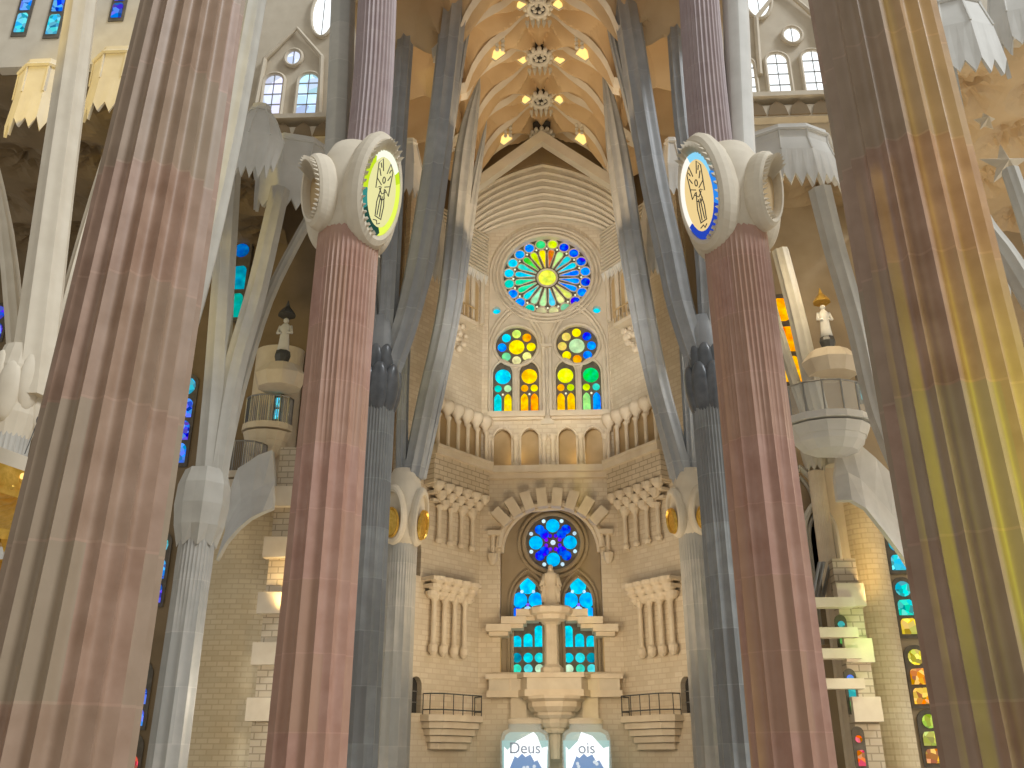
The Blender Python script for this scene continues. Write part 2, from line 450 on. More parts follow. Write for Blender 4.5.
# ---- stepped pointed ribs over the rose ------------------------------------------------------
NR = 8
rib = MB(); curves = []
for k in range(NR+1):
    f = k/NR; Y = 51.0+2.8*f
    sL = P(472+35*f, 221+15*f, Y); ap = P(543.5+1.5*f, 165+57*f, Y)
    w = abs(sL.x-ap.x*0)*1.0; w = 6.3+(4.3-6.3)*f
    zs = sL.z; za = ap.z
    L = bez((-w, Y, zs), (-w*.68, Y, zs+(za-zs)*.78), (0, Y, za), 16)
    curves.append((Y, L+[Vector((-p.x, p.y, p.z)) for p in reversed(L[:-1])]))
st = []
for k in range(NR):
    Y, c = curves[k]; Y2 = curves[k+1][0]
    st.append([Vector((p.x, Y, p.z)) for p in c])
    st.append([Vector((p.x, Y+.06, p.z+.26)) for p in c])
    st.append([Vector((p.x, Y2, p.z+.26)) for p in c])
st.append([Vector((p.x, curves[-1][0], p.z)) for p in curves[-1][1]])
rib.rings(st, cap=False, close=False)
for k in range(NR):
    Y, c = curves[k]; rib.tube([Vector((p.x, Y, p.z-.03)) for p in c], .13, 6)
# wall filling over the innermost curve and the flanks below the ribs
o = tag(obj('ribbed_arch', rib, 'cream'), 'stepped pointed arch of nested pale ribs over the rose window', 'arch')
# spandrel plate over the outermost curve
c0 = [(p.x, p.z) for p in curves[0][1]]
zt = 42.0
sp = MB().prism([(-6.9, c0[0][1])]+c0+[(6.9, c0[0][1]), (6.9, zt), (-6.9, zt)], 50.7, 51.0)
struct('trim_2', sp, 'dimdark', 'stone spandrel above the ribbed arch')  # shadow over the ribs is painted by the darkened stone

# louvred panels on the angled walls
for sgn, nm in ((-1, 'left'), (1, 'right')):
    loc, rz = cframe(sgn)
    zl1 = [P(472, 221, 51).z, P(507, 236, 53.8).z]; 
    zt_ = sum(zl1)/2 ; zb_ = FZ(487, 277, 53.7)
    t = thing('louvre_panel', 'ribbed stone louvre panel on the angled wall %s of the rose window' % nm, 'panel', loc, rz, 'louvre panels beside the rose')
    zt_ = max(zl1); nsl = 12
    for i in range(nsl):
        z = zb_ + (zt_-zb_)*(i+.5)/nsl
        m_ = MB().box((sgn*2.6, -.26, z), (5.1, .5, (zt_-zb_)/nsl*.5)); obj('slat', m_, 'cream', t, world=False)
    m_ = MB().box((sgn*2.6, -.04, (zt_+zb_)/2), (5.1, .06, zt_-zb_)); obj('backing', m_, 'ochre', t, world=False)
    m_ = MB()
    for i in range(13):                                    # toothed lower edge
        x = sgn*(.2+i*.4)
        m_.add([(x-.18, -.5, zb_), (x+.18, -.5, zb_), (x, -.42, zb_-.7), (x-.18, -.05, zb_), (x+.18, -.05, zb_)], [(0,1,2), (1,4,2), (4,3,2), (3,0,2), (0,3,4,1)])
    obj('toothed_edge', m_, 'white', t, world=False)
    # slender shafts below the louvres
    t = thing('blind_arcade', 'tall slim shafts and bright niche under the %s louvre panel' % nm, 'arcade', loc, rz, 'arcades under the louvres')
    zA = FZ(487, 325, 53.7)
    for i in range(4):
        x = sgn*(.35+i*.95)
        obj('shaft', MB().lathe((x, -.25, 0), [(.16, zA), (.16, zb_-.3), (.24, zb_-.1), (.24, zb_+.05)], 10), 'cream', t, world=False)
    for i in range(3):
        x = sgn*(.82+i*.95); obj('niche', MB().prism(pointed(x-.3, x+.3, zA+.2, zb_-1.0, zb_-.5, 5), -.06, -.01), 'ochre', t, world=False)
    # carved clusters with a rail
    t = thing('carved_corbel', 'carved leafy corbel with a railing on the %s angled wall' % nm, 'corbel', loc, rz, 'leafy corbels beside the lancets')
    x0c = sgn*2.9; zc0 = PCs(465 if sgn < 0 else 628, 330, sgn)[1]
    m_ = MB()
    for i in range(34):
        r_ = random.random(); m_.ball((x0c+random.uniform(-1.1, 1.1)*(1-.5*r_), -random.uniform(.1, .7)*(1-.5*r_), zc0-.2-r_*1.7), random.uniform(.16, .26), 7, 5)
    obj('foliage', m_, 'sand', t, world=False)
    obj('shelf', MB().box((x0c, -.5, zc0+.15), (2.6, 1.0, .25)), 'sand', t, world=False)
    m_ = MB()
    for i in range(7): m_.box((x0c-1.2+i*.4, -.95, zc0+.7), (.06, .06, 1.0))
    m_.box((x0c, -.95, zc0+1.2), (2.6, .08, .08))
    obj('railing', m_, 'ochre', t, world=False)

# ---- gallery --------------------------------------------------------------------------------
t = thing('arcade', 'row of four pointed arches with slim shafts across the flat middle of the end wall', 'arcade', (0, YF, zg0))
xs = [FX(v, 450) for v in (489, 516, 544, 553, 581, 606)]
for x in xs:
    obj('shaft', MB().lathe((x, YF-.12, 0), [(.24, zg0), (.24, zg0+.15), (.15, zg0+.3), (.15, zg1-.95), (.26, zg1-.75), (.26, zg1-.6)], 12), 'sand', t)
m_ = MB()
for gp in gal: outline_tube(m_, gp[1:]+gp[:1], YF-.03, .08, close=False)
obj('moulding', m_, 'sand', t)
zc1 = FZ(548, 471)
t = MB(); t.box((0, YF-.3, zc1), (CS*2+.5, .7, .42)); t.box((0, YF-.15, zc1-.35), (CS*2+.3, .4, .35))
tag(obj('cornice', t, 'sand'), 'straight moulded stone cornice below the four pointed arches', 'cornice')

for sgn, nm in ((-1, 'left'), (1, 'right')):
    loc, rz = cframe(sgn)
    z0 = zc1-.2
    t = thing('gallery', '%s angled gallery of bulb-headed shafts over a bracketed parapet' % nm, 'gallery', loc, rz, 'angled galleries of the end wall')
    L_ = 4.9
    m_ = MB().box((sgn*(L_/2+.1), -.55, z0+.2), (L_, 1.1, .42)); m_.box((sgn*(L_/2+.1), -.95, z0+.48), (L_, .4, .2)); obj('cornice', m_, 'sand', t, world=False)
    obj('parapet', MB().box((sgn*(L_/2+.1), -.45, z0-.85), (L_-.1, .8, 1.7)), 'ashlar2', t, world=False)
    zt2 = zg1+.1
    for i in range(6):
        x = sgn*(.45+i*.86)
        obj('shaft', MB().lathe((x, -.85, 0), [(.2, z0+.5), (.12, z0+.65), (.12, zt2-.9), (.2, zt2-.7)], 10), 'sand', t, world=False)
        b = MB().lathe((x, -.75, 0), [(.16, zt2-.7), (.2, zt2-.45), (.44, zt2-.15), (.47, zt2+.12), (.36, zt2+.36), (.1, zt2+.45)], 12); b.smooth = True
        obj('bulb_capital', b, 'sand', t, world=False)
    obj('back_wall', MB().box((sgn*(L_/2+.1), -.06, (z0+zt2)/2+.2), (L_, .08, zt2-z0)), 'ochre', t, world=False)  # orange light behind the shafts is part of its colour
    # three stepped rows of brackets and hanging shafts
    m_ = MB()
    for row in range(3):
        for i in range(6-row if row else 6):
            x = sgn*(.5+i*.8+row*.3); z = z0-1.9-row*.42
            b_ = MB().lathe((x, -.75+row*.22, 0), [(.12, z-.25), (.33, z), (.36, z+.2), (.36, z+.28)], 10); obj('bracket', b_, 'sand', t, world=False)
        m_.box((sgn*(L_/2+.1+row*.1), -.42+row*.1, z0-1.72-row*.42), (L_-.4-row*.5, .8-row*.2, .16))
    obj('bracket_course', m_, 'sand', t, world=False)
    for i in range(4):
        x = sgn*(1.0+i*.95)
        obj('pendant_shaft', MB().lathe((x, -.3, 0), [(.16, z0-5.0), (.22, z0-4.8), (.13, z0-4.6), (.13, z0-3.1), (.24, z0-2.8)], 10), 'sand', t, world=False)

    # lower bracket shelf with shafts
    pxe = 446 if sgn < 0 else 658
    xc, zc = PCs(pxe, 584, sgn)
    t = thing('corbel_shelf', 'scalloped stone corbel shelf with slim shafts, %s of the portal' % nm, 'corbel', loc, rz, 'corbel shelves beside the portal')
    W_ = 4.0
    for row in range(3):
        m_ = MB()
        m_.box((xc, -.5+row*.1, zc-row*.36), (W_-row*.35, 1.0-row*.2, .2))
        for i in range(5):
            m_.lathe((xc-W_/2+.55+i*(W_-1.1)/4, -.78+row*.2, 0), [(.2, zc-.3-row*.36), (.42-.03*row, zc-.12-row*.36), (.42-.03*row, zc+.1-row*.36)], 12)
        obj('moulding', m_, 'sand', t, world=False)
    zlow = PCs(pxe, 652, sgn)[1]
    for i in range(4):
        x = xc-W_/2+.75+i*(W_-1.5)/3
        obj('shaft', MB().lathe((x, -.35, 0), [(.1, zlow-.3), (.26, zlow-.1), (.26, zlow+.2), (.14, zlow+.35), (.14, zc-1.2), (.27, zc-.95), (.27, zc-.75)], 10), 'sand', t, world=False)
    # balcony low down
    xc, zc = PCs(pxe-2*sgn, 716, sgn)
    t = thing('balcony', '%s small stone balcony with thin metal railing over stepped mouldings' % nm, 'balcony', loc, rz, 'small balconies of the end wall')
    W_ = 4.3
    for row in range(5):
        w2 = W_/2-row*.16; d2 = 1.2-row*.2
        out = [(xc-w2, 0), (xc-w2, -d2*.55), (xc-w2*.72, -d2), (xc+w2*.72, -d2), (xc+w2, -d2*.55), (xc+w2, 0)]
        z1 = zc-row*.34
        m_ = MB(); m_.add([(a, b, z1-.32) for a, b in out]+[(a, b, z1) for a, b in out], [(5,4,3,2,1,0), (6,7,8,9,10,11)]+[(i, (i+1) % 6, (i+1) % 6+6, i+6) for i in range(6)])
        obj('floor_slab' if row == 0 else 'moulding', m_, 'sand', t, world=False)
    path = [(xc-W_/2+.1, -.1), (xc-W_/2+.1, -.62), (xc-W_*.35, -1.1), (xc+W_*.35, -1.1), (xc+W_/2-.1, -.62), (xc+W_/2-.1, -.1)]
    m_ = MB()
    for zz in (.25, 1.05): m_.tube([(a, b, zc+zz) for a, b in path], .035, 6)
    for (a, b), (c, d) in zip(path, path[1:]):
        k = max(1, int(math.hypot(c-a, d-b)/.75))
        for i in range(k+1): m_.tube([(a+(c-a)*i/k, b+(d-b)*i/k, zc), (a+(c-a)*i/k, b+(d-b)*i/k, zc+1.05)], .025, 5)
    obj('railing', m_, 'metal', t, world=False)

# ---- portal ---------------------------------------------------------------------------------
t = thing('portal_arch', 'toothed arch of projecting stone blocks over the blue windows', 'arch', (FX(552, 540), YF, FZ(552, 540)))
ax0, ax1 = px0-.1, px1+.1
apx = pointed(ax0, ax1, FZ(552, 560), FZ(552, 548), FZ(552, 504), 8)
arc = apx[2:]
m_ = MB(); outline_tube(m_, arc, YF-.15, .2, close=False)
outline_tube(m_, [(a*.94+.03*(ax0+ax1), b-.25) for a, b in arc], YF+.05, .14, close=False)
obj('moulding', m_, 'sand', t)
cxp = (ax0+ax1)/2; czp = FZ(552, 585)
for i in range(8):
    f = (i+.5)/8; a = PI*(.775-.55*f)
    x, z = cxp+4.3*math.cos(a)*1.0, FZ(552, 548)-1.35+4.35*math.sin(a)
    rot = Matrix.Rotation(-(a-PI/2), 3, 'Y')
    obj('block', MB().box((x, YF-.35, z), (.62, .8, 1.15), rot), 'sand', t)
    for s_ in (-1, 1):
        pass
for sgn, pxx in ((-1, 493), (1, 608)):
    x = FX(pxx, 545); zc = FZ(552, 545)
    m_ = MB(); m_.lathe((x, YF-.2, 0), [(.12, zc-1.2), (.3, zc-.9), (.34, zc-.55)], 8); m_.lathe((x, YF-.15, 0), [(.13, zc-.55), (.13, zc+.6)], 8); m_.box((x-sgn*.1, YF-.2, zc+.7), (.8, .6, .28))
    obj('impost', m_, 'sand', t)
# recess back + windows
BP = YF+1.1
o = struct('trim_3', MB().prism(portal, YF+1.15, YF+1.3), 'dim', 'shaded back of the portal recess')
c_ = P(553, 543, BP)
w = struct('window_6', MB().prism(circ(c_.x, c_.z, 1.72, 36), BP-.1, BP+.03), 'lead', 'small round deep blue stained glass window over the statue')
pn = MB(); tr = MB(); ring(tr, c_.x, c_.z, BP-.15, 1.8, .14, 36); ring(tr, c_.x, c_.z, BP-.1, 2.1, .12, 36)
for k in range(8):
    a = PI/2+2*PI*k/8
    if k % 2 == 0: pn.prism(circ(c_.x+1.05*math.cos(a), c_.z+1.05*math.sin(a), .42, 16), BP-.16, BP-.11, col=(.03, .45, .85))
    else:
        for d in (.75, 1.15):
            pn.prism(circ(c_.x+d*math.cos(a), c_.z+d*math.sin(a), .30, 10), BP-.16, BP-.11, col=BL)
    a2 = a+PI/8; pn.prism(circ(c_.x+1.45*math.cos(a2), c_.z+1.45*math.sin(a2), .12, 8), BP-.16, BP-.11, col=(.6, .8, .95))
    pn.prism(circ(c_.x+.45*math.cos(a2), c_.z+.45*math.sin(a2), .12, 8), BP-.16, BP-.11, col=(.2, .1, .8))
pn.prism(circ(c_.x, c_.z, .16, 8), BP-.16, BP-.11, col=(.7, .85, 1))
obj('pane', pn, 'glass', w); obj('moulding', tr, 'dim', w)
for q, (pc, lab) in enumerate(((528, 'left'), (579, 'right'))):
    xl, xr = FX(pc-15.5, 620, BP), FX(pc+15.5, 620, BP)
    zt_, zs_ = FZ(pc, 577, BP), FZ(pc, 603, BP)
    zb = FZ(pc, 673, BP)
    lp = pointed(xl, xr, zb, zs_, zt_, 8)
    w = struct('window_%d' % (7+q), MB().prism(lp, BP-.1, BP+.03), 'lead', lab+' blue stained glass lancet behind the statue')
    tr = MB(); outline_tube(tr, lp[1:]+lp[:1], BP-.15, .1, close=False)
    xo = .22; outline_tube(tr, pointed(xl-xo, xr+xo, zb, zs_, zt_+.4, 8)[1:]+[(xl-xo, zb)], BP-.12, .09, close=False)
    obj('moulding', tr, 'dim', w)
    pn = MB(); cx = (xl+xr)/2
    def dot(dx, y, r, c): pn.prism(circ(cx+dx, FZ(pc, y, BP), r, 14), BP-.16, BP-.11, col=c)
    dot(0, 586.5, .48, (.05, .6, .95)); dot(-.48, 600.5, .46, (.03, .4, .95)); dot(.5, 600.5, .46, (.04, .45, .9))
    dot(-.62, 613, .34, (.02, .2, .9)); dot(.0, 611, .26, (.4, .7, .95)); dot(.62, 613, .34, (.04, .4, .9))
    dot(-.35, 592, .1, (.6,.8,1)); dot(.35, 592, .1, (.6,.8,1)); dot(0, 605, .1, (.3,.2,.9))
    for k, dx in enumerate((-.66, 0, .66)):
        hh = (636, 634, 626)[k] if q == 0 else (626, 634, 636)[k]
        pn.prism(pointed(cx+dx-.26, cx+dx+.26, FZ(pc, 647, BP), FZ(pc, hh+4, BP), FZ(pc, hh, BP), 4), BP-.16, BP-.11, col=(.03, .6, .75))
        dot(dx, 658, .28, ((.03,.25,.35), (.05,.55,.65), (.1,.65,.7))[(k+q) % 3]); dot(dx, 669, .26, ((.1,.6,.45), (.15,.6,.65), (.5,.7,.5))[(k+2*q) % 3])
    obj('pane', pn, 'glass', w)

# statue and its stand
sp_ = P(551, 607, YF-1.1)
t = thing('statue', 'pale stone robed figure standing on the round pedestal before the blue lancets', 'statue', (sp_.x, sp_.y, sp_.z))
H = P(551, 565, YF-1.1).z - sp_.z
k = H/2.5
b = MB(); n = 28
prof = [(0, .46, .36), (.15, .45, .35), (.6, .40, .31), (1.1, .37, .28), (1.35, .33, .25), (1.6, .38, .26), (1.88, .42, .25), (2.0, .36, .22), (2.07, .16, .14), (2.13, .095, .10), (2.17, .10, .11)]
b.rings([[Vector((w_*k*math.cos(2*PI*j/n)*(1+.07*math.cos(7*2*PI*j/n)*(1 if z < 1.3 else .2)), d_*k*math.sin(2*PI*j/n)*(1+.07*math.cos(7*2*PI*j/n)*(1 if z < 1.3 else .2)), z*k)) for j in range(n)] for z, w_, d_ in prof])
b.ball((0, -.02*k, 2.31*k), (.13*k, .155*k, .19*k), 14, 10)
b.ball((0, -.175*k, 2.30*k), (.025*k, .04*k, .045*k), 6, 5)
for s_ in (-1, 1):
    b.tube([(s_*.36*k, 0, 1.92*k), (s_*.47*k, -.03*k, 1.5*k), (s_*.52*k, -.22*k, 1.22*k)], [.13*k, .14*k, .17*k], 10)
    b.tube([(s_*.52*k, -.22*k, 1.22*k), (s_*.54*k, -.30*k, 1.12*k), (s_*.55*k, -.34*k, 1.04*k)], [.06*k, .065*k, .05*k], 8)
    for q in range(4): b.tube([(s_*(.515+.022*q)*k, -.34*k, 1.05*k), (s_*(.52+.025*q)*k, -.37*k, .97*k), (s_*(.52+.025*q)*k, -.37*k, (.90+.01*abs(q-1.5))*k)], .013*k, 5)
    b.tube([(s_*.50*k, -.32*k, 1.08*k), (s_*.47*k, -.37*k, 1.01*k)], .015*k, 5)
b.smooth = True
obj('body', b, 'sand', t, world=False)
h_ = MB(); h_.ball((0, .03*k, 2.34*k), (.155*k, .165*k, .2*k), 12, 8); h_.rings([[Vector((w_*k*math.cos(2*PI*j/16), .06*k+d_*k*math.sin(2*PI*j/16), z*k)) for j in range(16)] for z, w_, d_ in ((1.75, .30, .2), (2.0, .25, .18), (2.3, .15, .15))]); h_.smooth = True
obj('veil', h_, 'sand', t, world=False)
for s_ in (-1, 1):
    f_ = MB(); 
    for q in range(4): f_.tube([(s_*(.30+.05*q)*k, -.2*k+.03*q, 1.2*k), (s_*(.36+.05*q)*k, -.24*k, .7*k), (s_*(.34+.06*q)*k, -.2*k, .25*k)], [.05*k, .06*k, .03*k], 6)
    obj('robe_fold', f_, 'sand', t, world=False)
# pedestal shelf + stepped ledges
zp = sp_.z
t = thing('pedestal', 'round stone pedestal top on a shaft carrying the statue', 'pedestal', (sp_.x, YF-1.1, zp-.01))
obj('top', MB().lathe((sp_.x, YF-1.1, 0), [(.5, zp-.85), (.9, zp-.75), (.95, zp-.5), (1.2, zp-.42), (1.28, zp-.12), (1.15, zp-.02)], 12), 'sand', t)
zb_bal = P(552, 673, YF-1.4).z
obj('shaft', MB().lathe((sp_.x, YF-.9, 0), [(.65, zb_bal+.02), (.65, zb_bal+.3), (.42, zb_bal+.5), (.40, zp-1.0), (.6, zp-.86)], 8), 'sand', t)
for s_, lab in ((-1, 'left'), (1, 'right')):
    t = thing('stepped_ledge', 'flight of stone ledges stepping down to the %s of the statue' % lab, 'ledge', (sp_.x, YF-.5, zp-1), 0, 'stepped ledges beside the statue')
    for i, (dx, y) in enumerate(((22, 614), (37, 621.5), (52, 629))):
        a = P(552+s_*(dx+1), y, YF-.4)
        obj('step', MB().box((a.x, YF-.35, a.z), (1.45, 1.5, .4)).box((a.x, YF-.2, a.z-.3), (1.1, 1.2, .25)), 'sand', t)
    m_ = MB()
    m_.box((P(552+s_*54, 640, YF).x, YF+.25, (zp+zb_bal)/2-.4), (.35, .4, zp-zb_bal-.2)); obj('jamb', m_, 'ochre', t)
# balcony over the entrance
t = thing('portal_balcony', 'long stone balcony with a bowed middle under the statue', 'balcony', (sp_.x, YF, zb_bal-2))
xa, xb = FX(489, 690, YF-.5), FX(620, 690, YF-.5); xm = (xa+xb)/2
ztop = P(552, 674, YF-.8).z; zbot = P(552, 697, YF-.8).z
def bow(z0, z1, e):
    out = [(xa-e, YF), (xa-e, YF-.7-e), (xm-1.9-e, YF-.7-e), (xm-1.5-e, YF-1.7-e), (xm+1.5+e, YF-1.7-e), (xm+1.9+e, YF-.7-e), (xb+e, YF-.7-e), (xb+e, YF)]
    m_ = MB(); n = 8
    tt = tessellate_polygon([[Vector((a, b, 0)) for a, b in out]])
    m_.add([(a, b, z0) for a, b in out]+[(a, b, z1) for a, b in out], [tuple(q) for q in tt]+[tuple(i+n for i in q) for q in tt]+[(i, (i+1) % n, (i+1) % n+n, i+n) for i in range(n)]); return m_
obj('handrail', bow(ztop-.25, ztop, .18), 'sand', t); obj('parapet', bow(zbot+.35, ztop-.25, 0), 'cream', t); obj('base', bow(zbot, zbot+.35, .12), 'sand', t)
m_ = MB()
for (x_) in (xa+1.2, xa+2.9, xb-1.2, xb-2.9): m_.box((x_, YF-.72, (ztop+zbot)/2), (.12, .1, ztop-zbot-.3))
obj('panel_rib', m_, 'sand', t)
t = thing('corbel', 'tiered stone corbel tapering to a pendant under the middle of the long balcony', 'corbel', (xm, YF-.9, zbot-3))
for i, (r_, h_) in enumerate(((1.75, .3), (1.5, .5), (1.15, .35), (.85, .45), (.6, .3), (.32, 1.3))):
    z1 = zbot-sum((.3, .5, .35, .45, .3, 1.3)[:i]); obj('tier' if i < 5 else 'pendant', MB().lathe((xm, YF-.85, 0), [(r_*.85, z1-h_), (r_, z1-h_*.5), (r_, z1)], 10), 'sand', t)
for i, x_ in enumerate((FX(519, 710), FX(590, 710))):
    tag(obj('pilaster', MB().box((x_, YF-.2, zbot-4), (.9, .45, 8)), 'sand'), 'flat stone pilaster under the long balcony, %s of the tiered corbel' % ('left', 'right')[i], 'pilaster')
# big glass lanterns
def text_mesh(body, size):
    c = bpy.data.curves.new('lettering', 'FONT'); c.body = body; c.size = size; c.extrude = .03; c.align_x = 'CENTER'
    o = bpy.data.objects.new('tmp', c); COL.objects.link(o)
    dg = bpy.context.evaluated_depsgraph_get(); me = bpy.data.meshes.new_from_object(o.evaluated_get(dg))
    bpy.data.objects.remove(o); return me
M['blueink'] = stone('blue_ink', (.10, .20, .42), (.16, .28, .5), 2, .5, 0)
for q, (pc, lab, wd) in enumerate(((524.5, 'left', 'Deus'), (586, 'right', 'ois'))):
    yl = YF-2.2
    a = P(pc-24, 745, yl).x; b_ = P(pc+25, 745, yl).x; xc = (a+b_)/2; hw = (b_-a)/2
    z1 = P(pc, 718, yl).z; z2 = P(pc, 730, yl).z
    t = thing('glass_lantern', '%s glowing glass jar at the entrance with %s' % (lab, 'longer word over a blue shape' if q == 0 else 'three letters over a blue shape'), 'lantern', (xc, yl, 0), 0, 'glowing glass jars at the entrance')
    g = MB().lathe((xc, yl, 0), [(hw, 0), (hw, z2-.5), (hw*.96, z2-.2), (hw*.86, z2-.02), (hw*.7, z2+.04), (hw*.66, z1-.2)], 28, sy=.4); g.smooth = True
    obj('jar', g, 'clear', t)
    obj('collar', MB().lathe((xc, yl, 0), [(hw*.7, z1-.3), (hw*.72, z1-.1), (hw*.55, z1)], 24, sy=.42), 'cream', t)
    pk = MB(); zb0 = .3; zpk = z2-.1
    pk.prism([(xc-hw*.85, zb0), (xc+hw*.85, zb0), (xc+hw*.92, zb0+1.9), (xc+hw*.68, zpk-.8), (xc+hw*(.5 if q == 0 else .25), zpk-.2), (xc+hw*(.35 if q == 0 else -.2), zpk), (xc-hw*.35, zpk-.45), (xc-hw*.72, zpk-.9), (xc-hw*.85, zb0+1.9)], yl, yl+.08, col=(1.5, 1.6, 1.7))
    pk.prism([(xc-hw*.9, zb0), (xc+hw*.9, zb0), (xc+hw*.95, zb0+2.2), (xc-hw*.95, zb0+2.2)], yl+.12, yl+.18, col=(.35, .62, .62))
    pk.prism([(xc-hw*.9, .2), (xc+hw*.9, .2), (xc+hw*.92, zpk-.6), (xc+hw*.8, zpk-.15), (xc+hw*.6, zpk), (xc-hw*.6, zpk), (xc-hw*.8, zpk-.15), (xc-hw*.92, zpk-.6)], yl+.22, yl+.26, col=(.36, .50, .46))
    obj('lit_screen', pk, 'panel', t, label='white glowing peak shape')
    bp_ = MB(); zz = P(pc, 754, yl).z
    bp_.prism([(xc-hw*.7, .25), (xc+hw*.8, .25), (xc+hw*.7, zz-.75), (xc+hw*.5, zz-.3), (xc+hw*.38, zz-.38), (xc+hw*.22, zz-.02), (xc+hw*.02, zz-.15), (xc-hw*.12, zz+.02), (xc-hw*.3, zz-.2), (xc-hw*.42, zz-.1), (xc-hw*.62, zz-.7)], yl-.06, yl-.02, col=(.13, .30, .62))
    for i in range(6): bp_.prism(circ(xc+random.uniform(-.45, .45)*hw, zz-random.uniform(.3, 1.0), .09, 8), yl-.1, yl-.07, col=(.8, .9, 1))
    obj('silhouette', bp_, 'panel', t, label='blue dotted shape')
    me = text_mesh(wd, .80); me.materials.append(M['blueink'])
    lo = bpy.data.objects.new('lettering', me); COL.objects.link(lo); lo.parent = t
    lo.rotation_euler = (PI/2, 0, 0); lo.location = (0, -.12, zz+.03)

# =============================================================================================
# CEILING
# =============================================================================================
BOSS = [(20, 0), (68, 1), (112, 2), (150, 3)]
YB = [39.2, 43.1, 47.0, 50.4]
PER = 3.9
def vz(x, y):
    ax = abs(x)
    z = 41.6 - .36*ax
    A = .12+.30*min(ax, 6)
    z += -A*(1-tri((y-YB[0])/PER))*.5*1.25
    # creases radiating from each boss
    j = round((y-YB[0])/PER); dy = y-(YB[0]+j*PER); r = math.hypot(x, dy)
    th = math.atan2(dy, x)
    z += .50*tri(th/(2*PI)*10)*max(0, 1-abs(r-1.7)/1.9)
    # funnels towards the branch heads
    for cxx in (4.6,):
        jj = math.floor((y-YB[0])/PER)
        dyy = y-(YB[0]+(jj+.5)*PER); rr = math.hypot(ax-cxx, dyy)
        tt = math.atan2(dyy, ax-cxx)
        if rr < 2.0: z -= (1-rr/2.0)*1.5*(1+.55*tri(tt/(2*PI)*8))
    return z
cl = MB(); NX, NY = 150, 190
X0, X1, Y0, Y1 = -9.6, 9.6, 27.5, 51.0
vs = [(X0+(X1-X0)*i/NX, Y0+(Y1-Y0)*j/NY, 0) for j in range(NY+1) for i in range(NX+1)]
vs = [(x, y, vz(x, y)) for x, y, _ in vs]
cl.add(vs, [(j*(NX+1)+i, j*(NX+1)+i+1, (j+1)*(NX+1)+i+1, (j+1)*(NX+1)+i) for j in range(NY) for i in range(NX)])
struct('ceiling', cl, 'vault', 'folded golden stone vault with star creases')

# bosses
def boss(Y, k, lab):
    zc = vz(0, Y)-.25
    t = thing('ceiling_boss', lab, 'boss', (0, Y, zc), 0, 'round bosses along the ridge of the vault')
    s = 1.0
    b = MB(); ring_pts = [(.55*s*math.cos(2*PI*i/24), .55*s*math.sin(2*PI*i/24), -.35) for i in range(24)]
    b.tube(ring_pts, .13, 8, close=True); obj('ring', b, 'white', t, world=False)
    for i in range(12):
        a = 2*PI*i/12
        p_ = MB().ball((.74*s*math.cos(a), .74*s*math.sin(a), -.28), (.15, .15, .2), 8, 6); obj('petal', p_, 'white', t, world=False)
    b = MB()
    for i in range(6):
        a = 2*PI*i/6+.2; b.ball((.27*math.cos(a), .27*math.sin(a), -.3), (.13, .13, .1), 8, 5)
    obj('flower', b, 'white', t, world=False)
    obj('hollow_shade', MB().lathe((0, 0, 0), [(.5, -.28), (.62, .1), (.9, .3)], 20), 'dark', t, world=False)  # closed dark cup painted for the shade inside the ring
    b = MB()
    for i in range(5):
        x = (i-2)*.34; b.tube([(x, .95, .1), (x*.95, .9, -.5), (x*.9, .85, -.9)], [.15, .12, .02], 8)
    obj('pendant', b, 'white', t, world=False)
    obj('glow', MB().ball((0, .6, -.05), (.25, .12, .1), 8, 5), 'lampw', t, world=False)
boss(YB[0], 0, 'carved boss nearest the top edge of the photo')
boss(YB[1], 1, 'second carved boss from the top of the photo')
boss(YB[2], 2, 'third carved boss, just above the last one over the ribbed arch')
boss(YB[3]-.3, 3, 'small carved boss right above the ribbed arch, mostly pendants')
# diamond lamps
def dlamp(px, py, w, lab, z=None):
    d = ray(px, py)
    t_ = 30.0
    while t_ < 80:                                    # march to the vault
        p = CAM+d*t_/1.0
        if p.z > vz(p.x, p.y)-.12: break
        t_ += .03
    m_ = MB(); r_ = w
    m_.add([p+Vector((r_, 0, 0)), p+Vector((0, 0, -r_*.9)), p+Vector((-r_, 0, 0)), p+Vector((0, 0, r_*1.6)), p+Vector((0, -r_*.5, .05)), p+Vector((0, r_*.5, .05))],
           [(0,1,4), (1,2,4), (2,3,4), (3,0,4), (1,0,5), (2,1,5), (3,2,5), (0,3,5)])
    t = thing('vault_lamp', lab, 'lamp', p, 0, 'golden lamps of the vault')
    obj('glow', m_, 'lamp', t)
    h = MB(); 
    for a, b_ in ((0, 1), (1, 2), (2, 3), (3, 0)):
        q = [Vector((r_, 0, 0)), Vector((0, 0, -r_*.9)), Vector((-r_, 0, 0)), Vector((0, 0, r_*1.6))]
        h.tube([p+q[a]*1.1, p+q[b_]*1.1], .05, 5)
    obj('housing', h, 'vlight', t)
    return p
lp = []
rows = (('top', 5, 520, 559), ('second', 60, 523, 560), ('third', 100, 525, 560), ('lowest', 142, 529, 560))
for nm, y, a, b in rows:
    lp.append(dlamp(a, y, .38, 'golden diamond lamp left of the ridge, %s row of the vault' % nm))
    lp.append(dlamp(b, y, .38, 'golden diamond lamp right of the ridge, %s row of the vault' % nm))
for nm, y, a, b in (('upper', 54, 496, 585), ('lower', 139, 504, 583)):
    lp.append(dlamp(a, y, .55, 'larger golden lamp out on the left slope of the vault, %s one' % nm))
    lp.append(dlamp(b, y, .55, 'larger golden lamp out on the right slope of the vault, %s one' % nm))
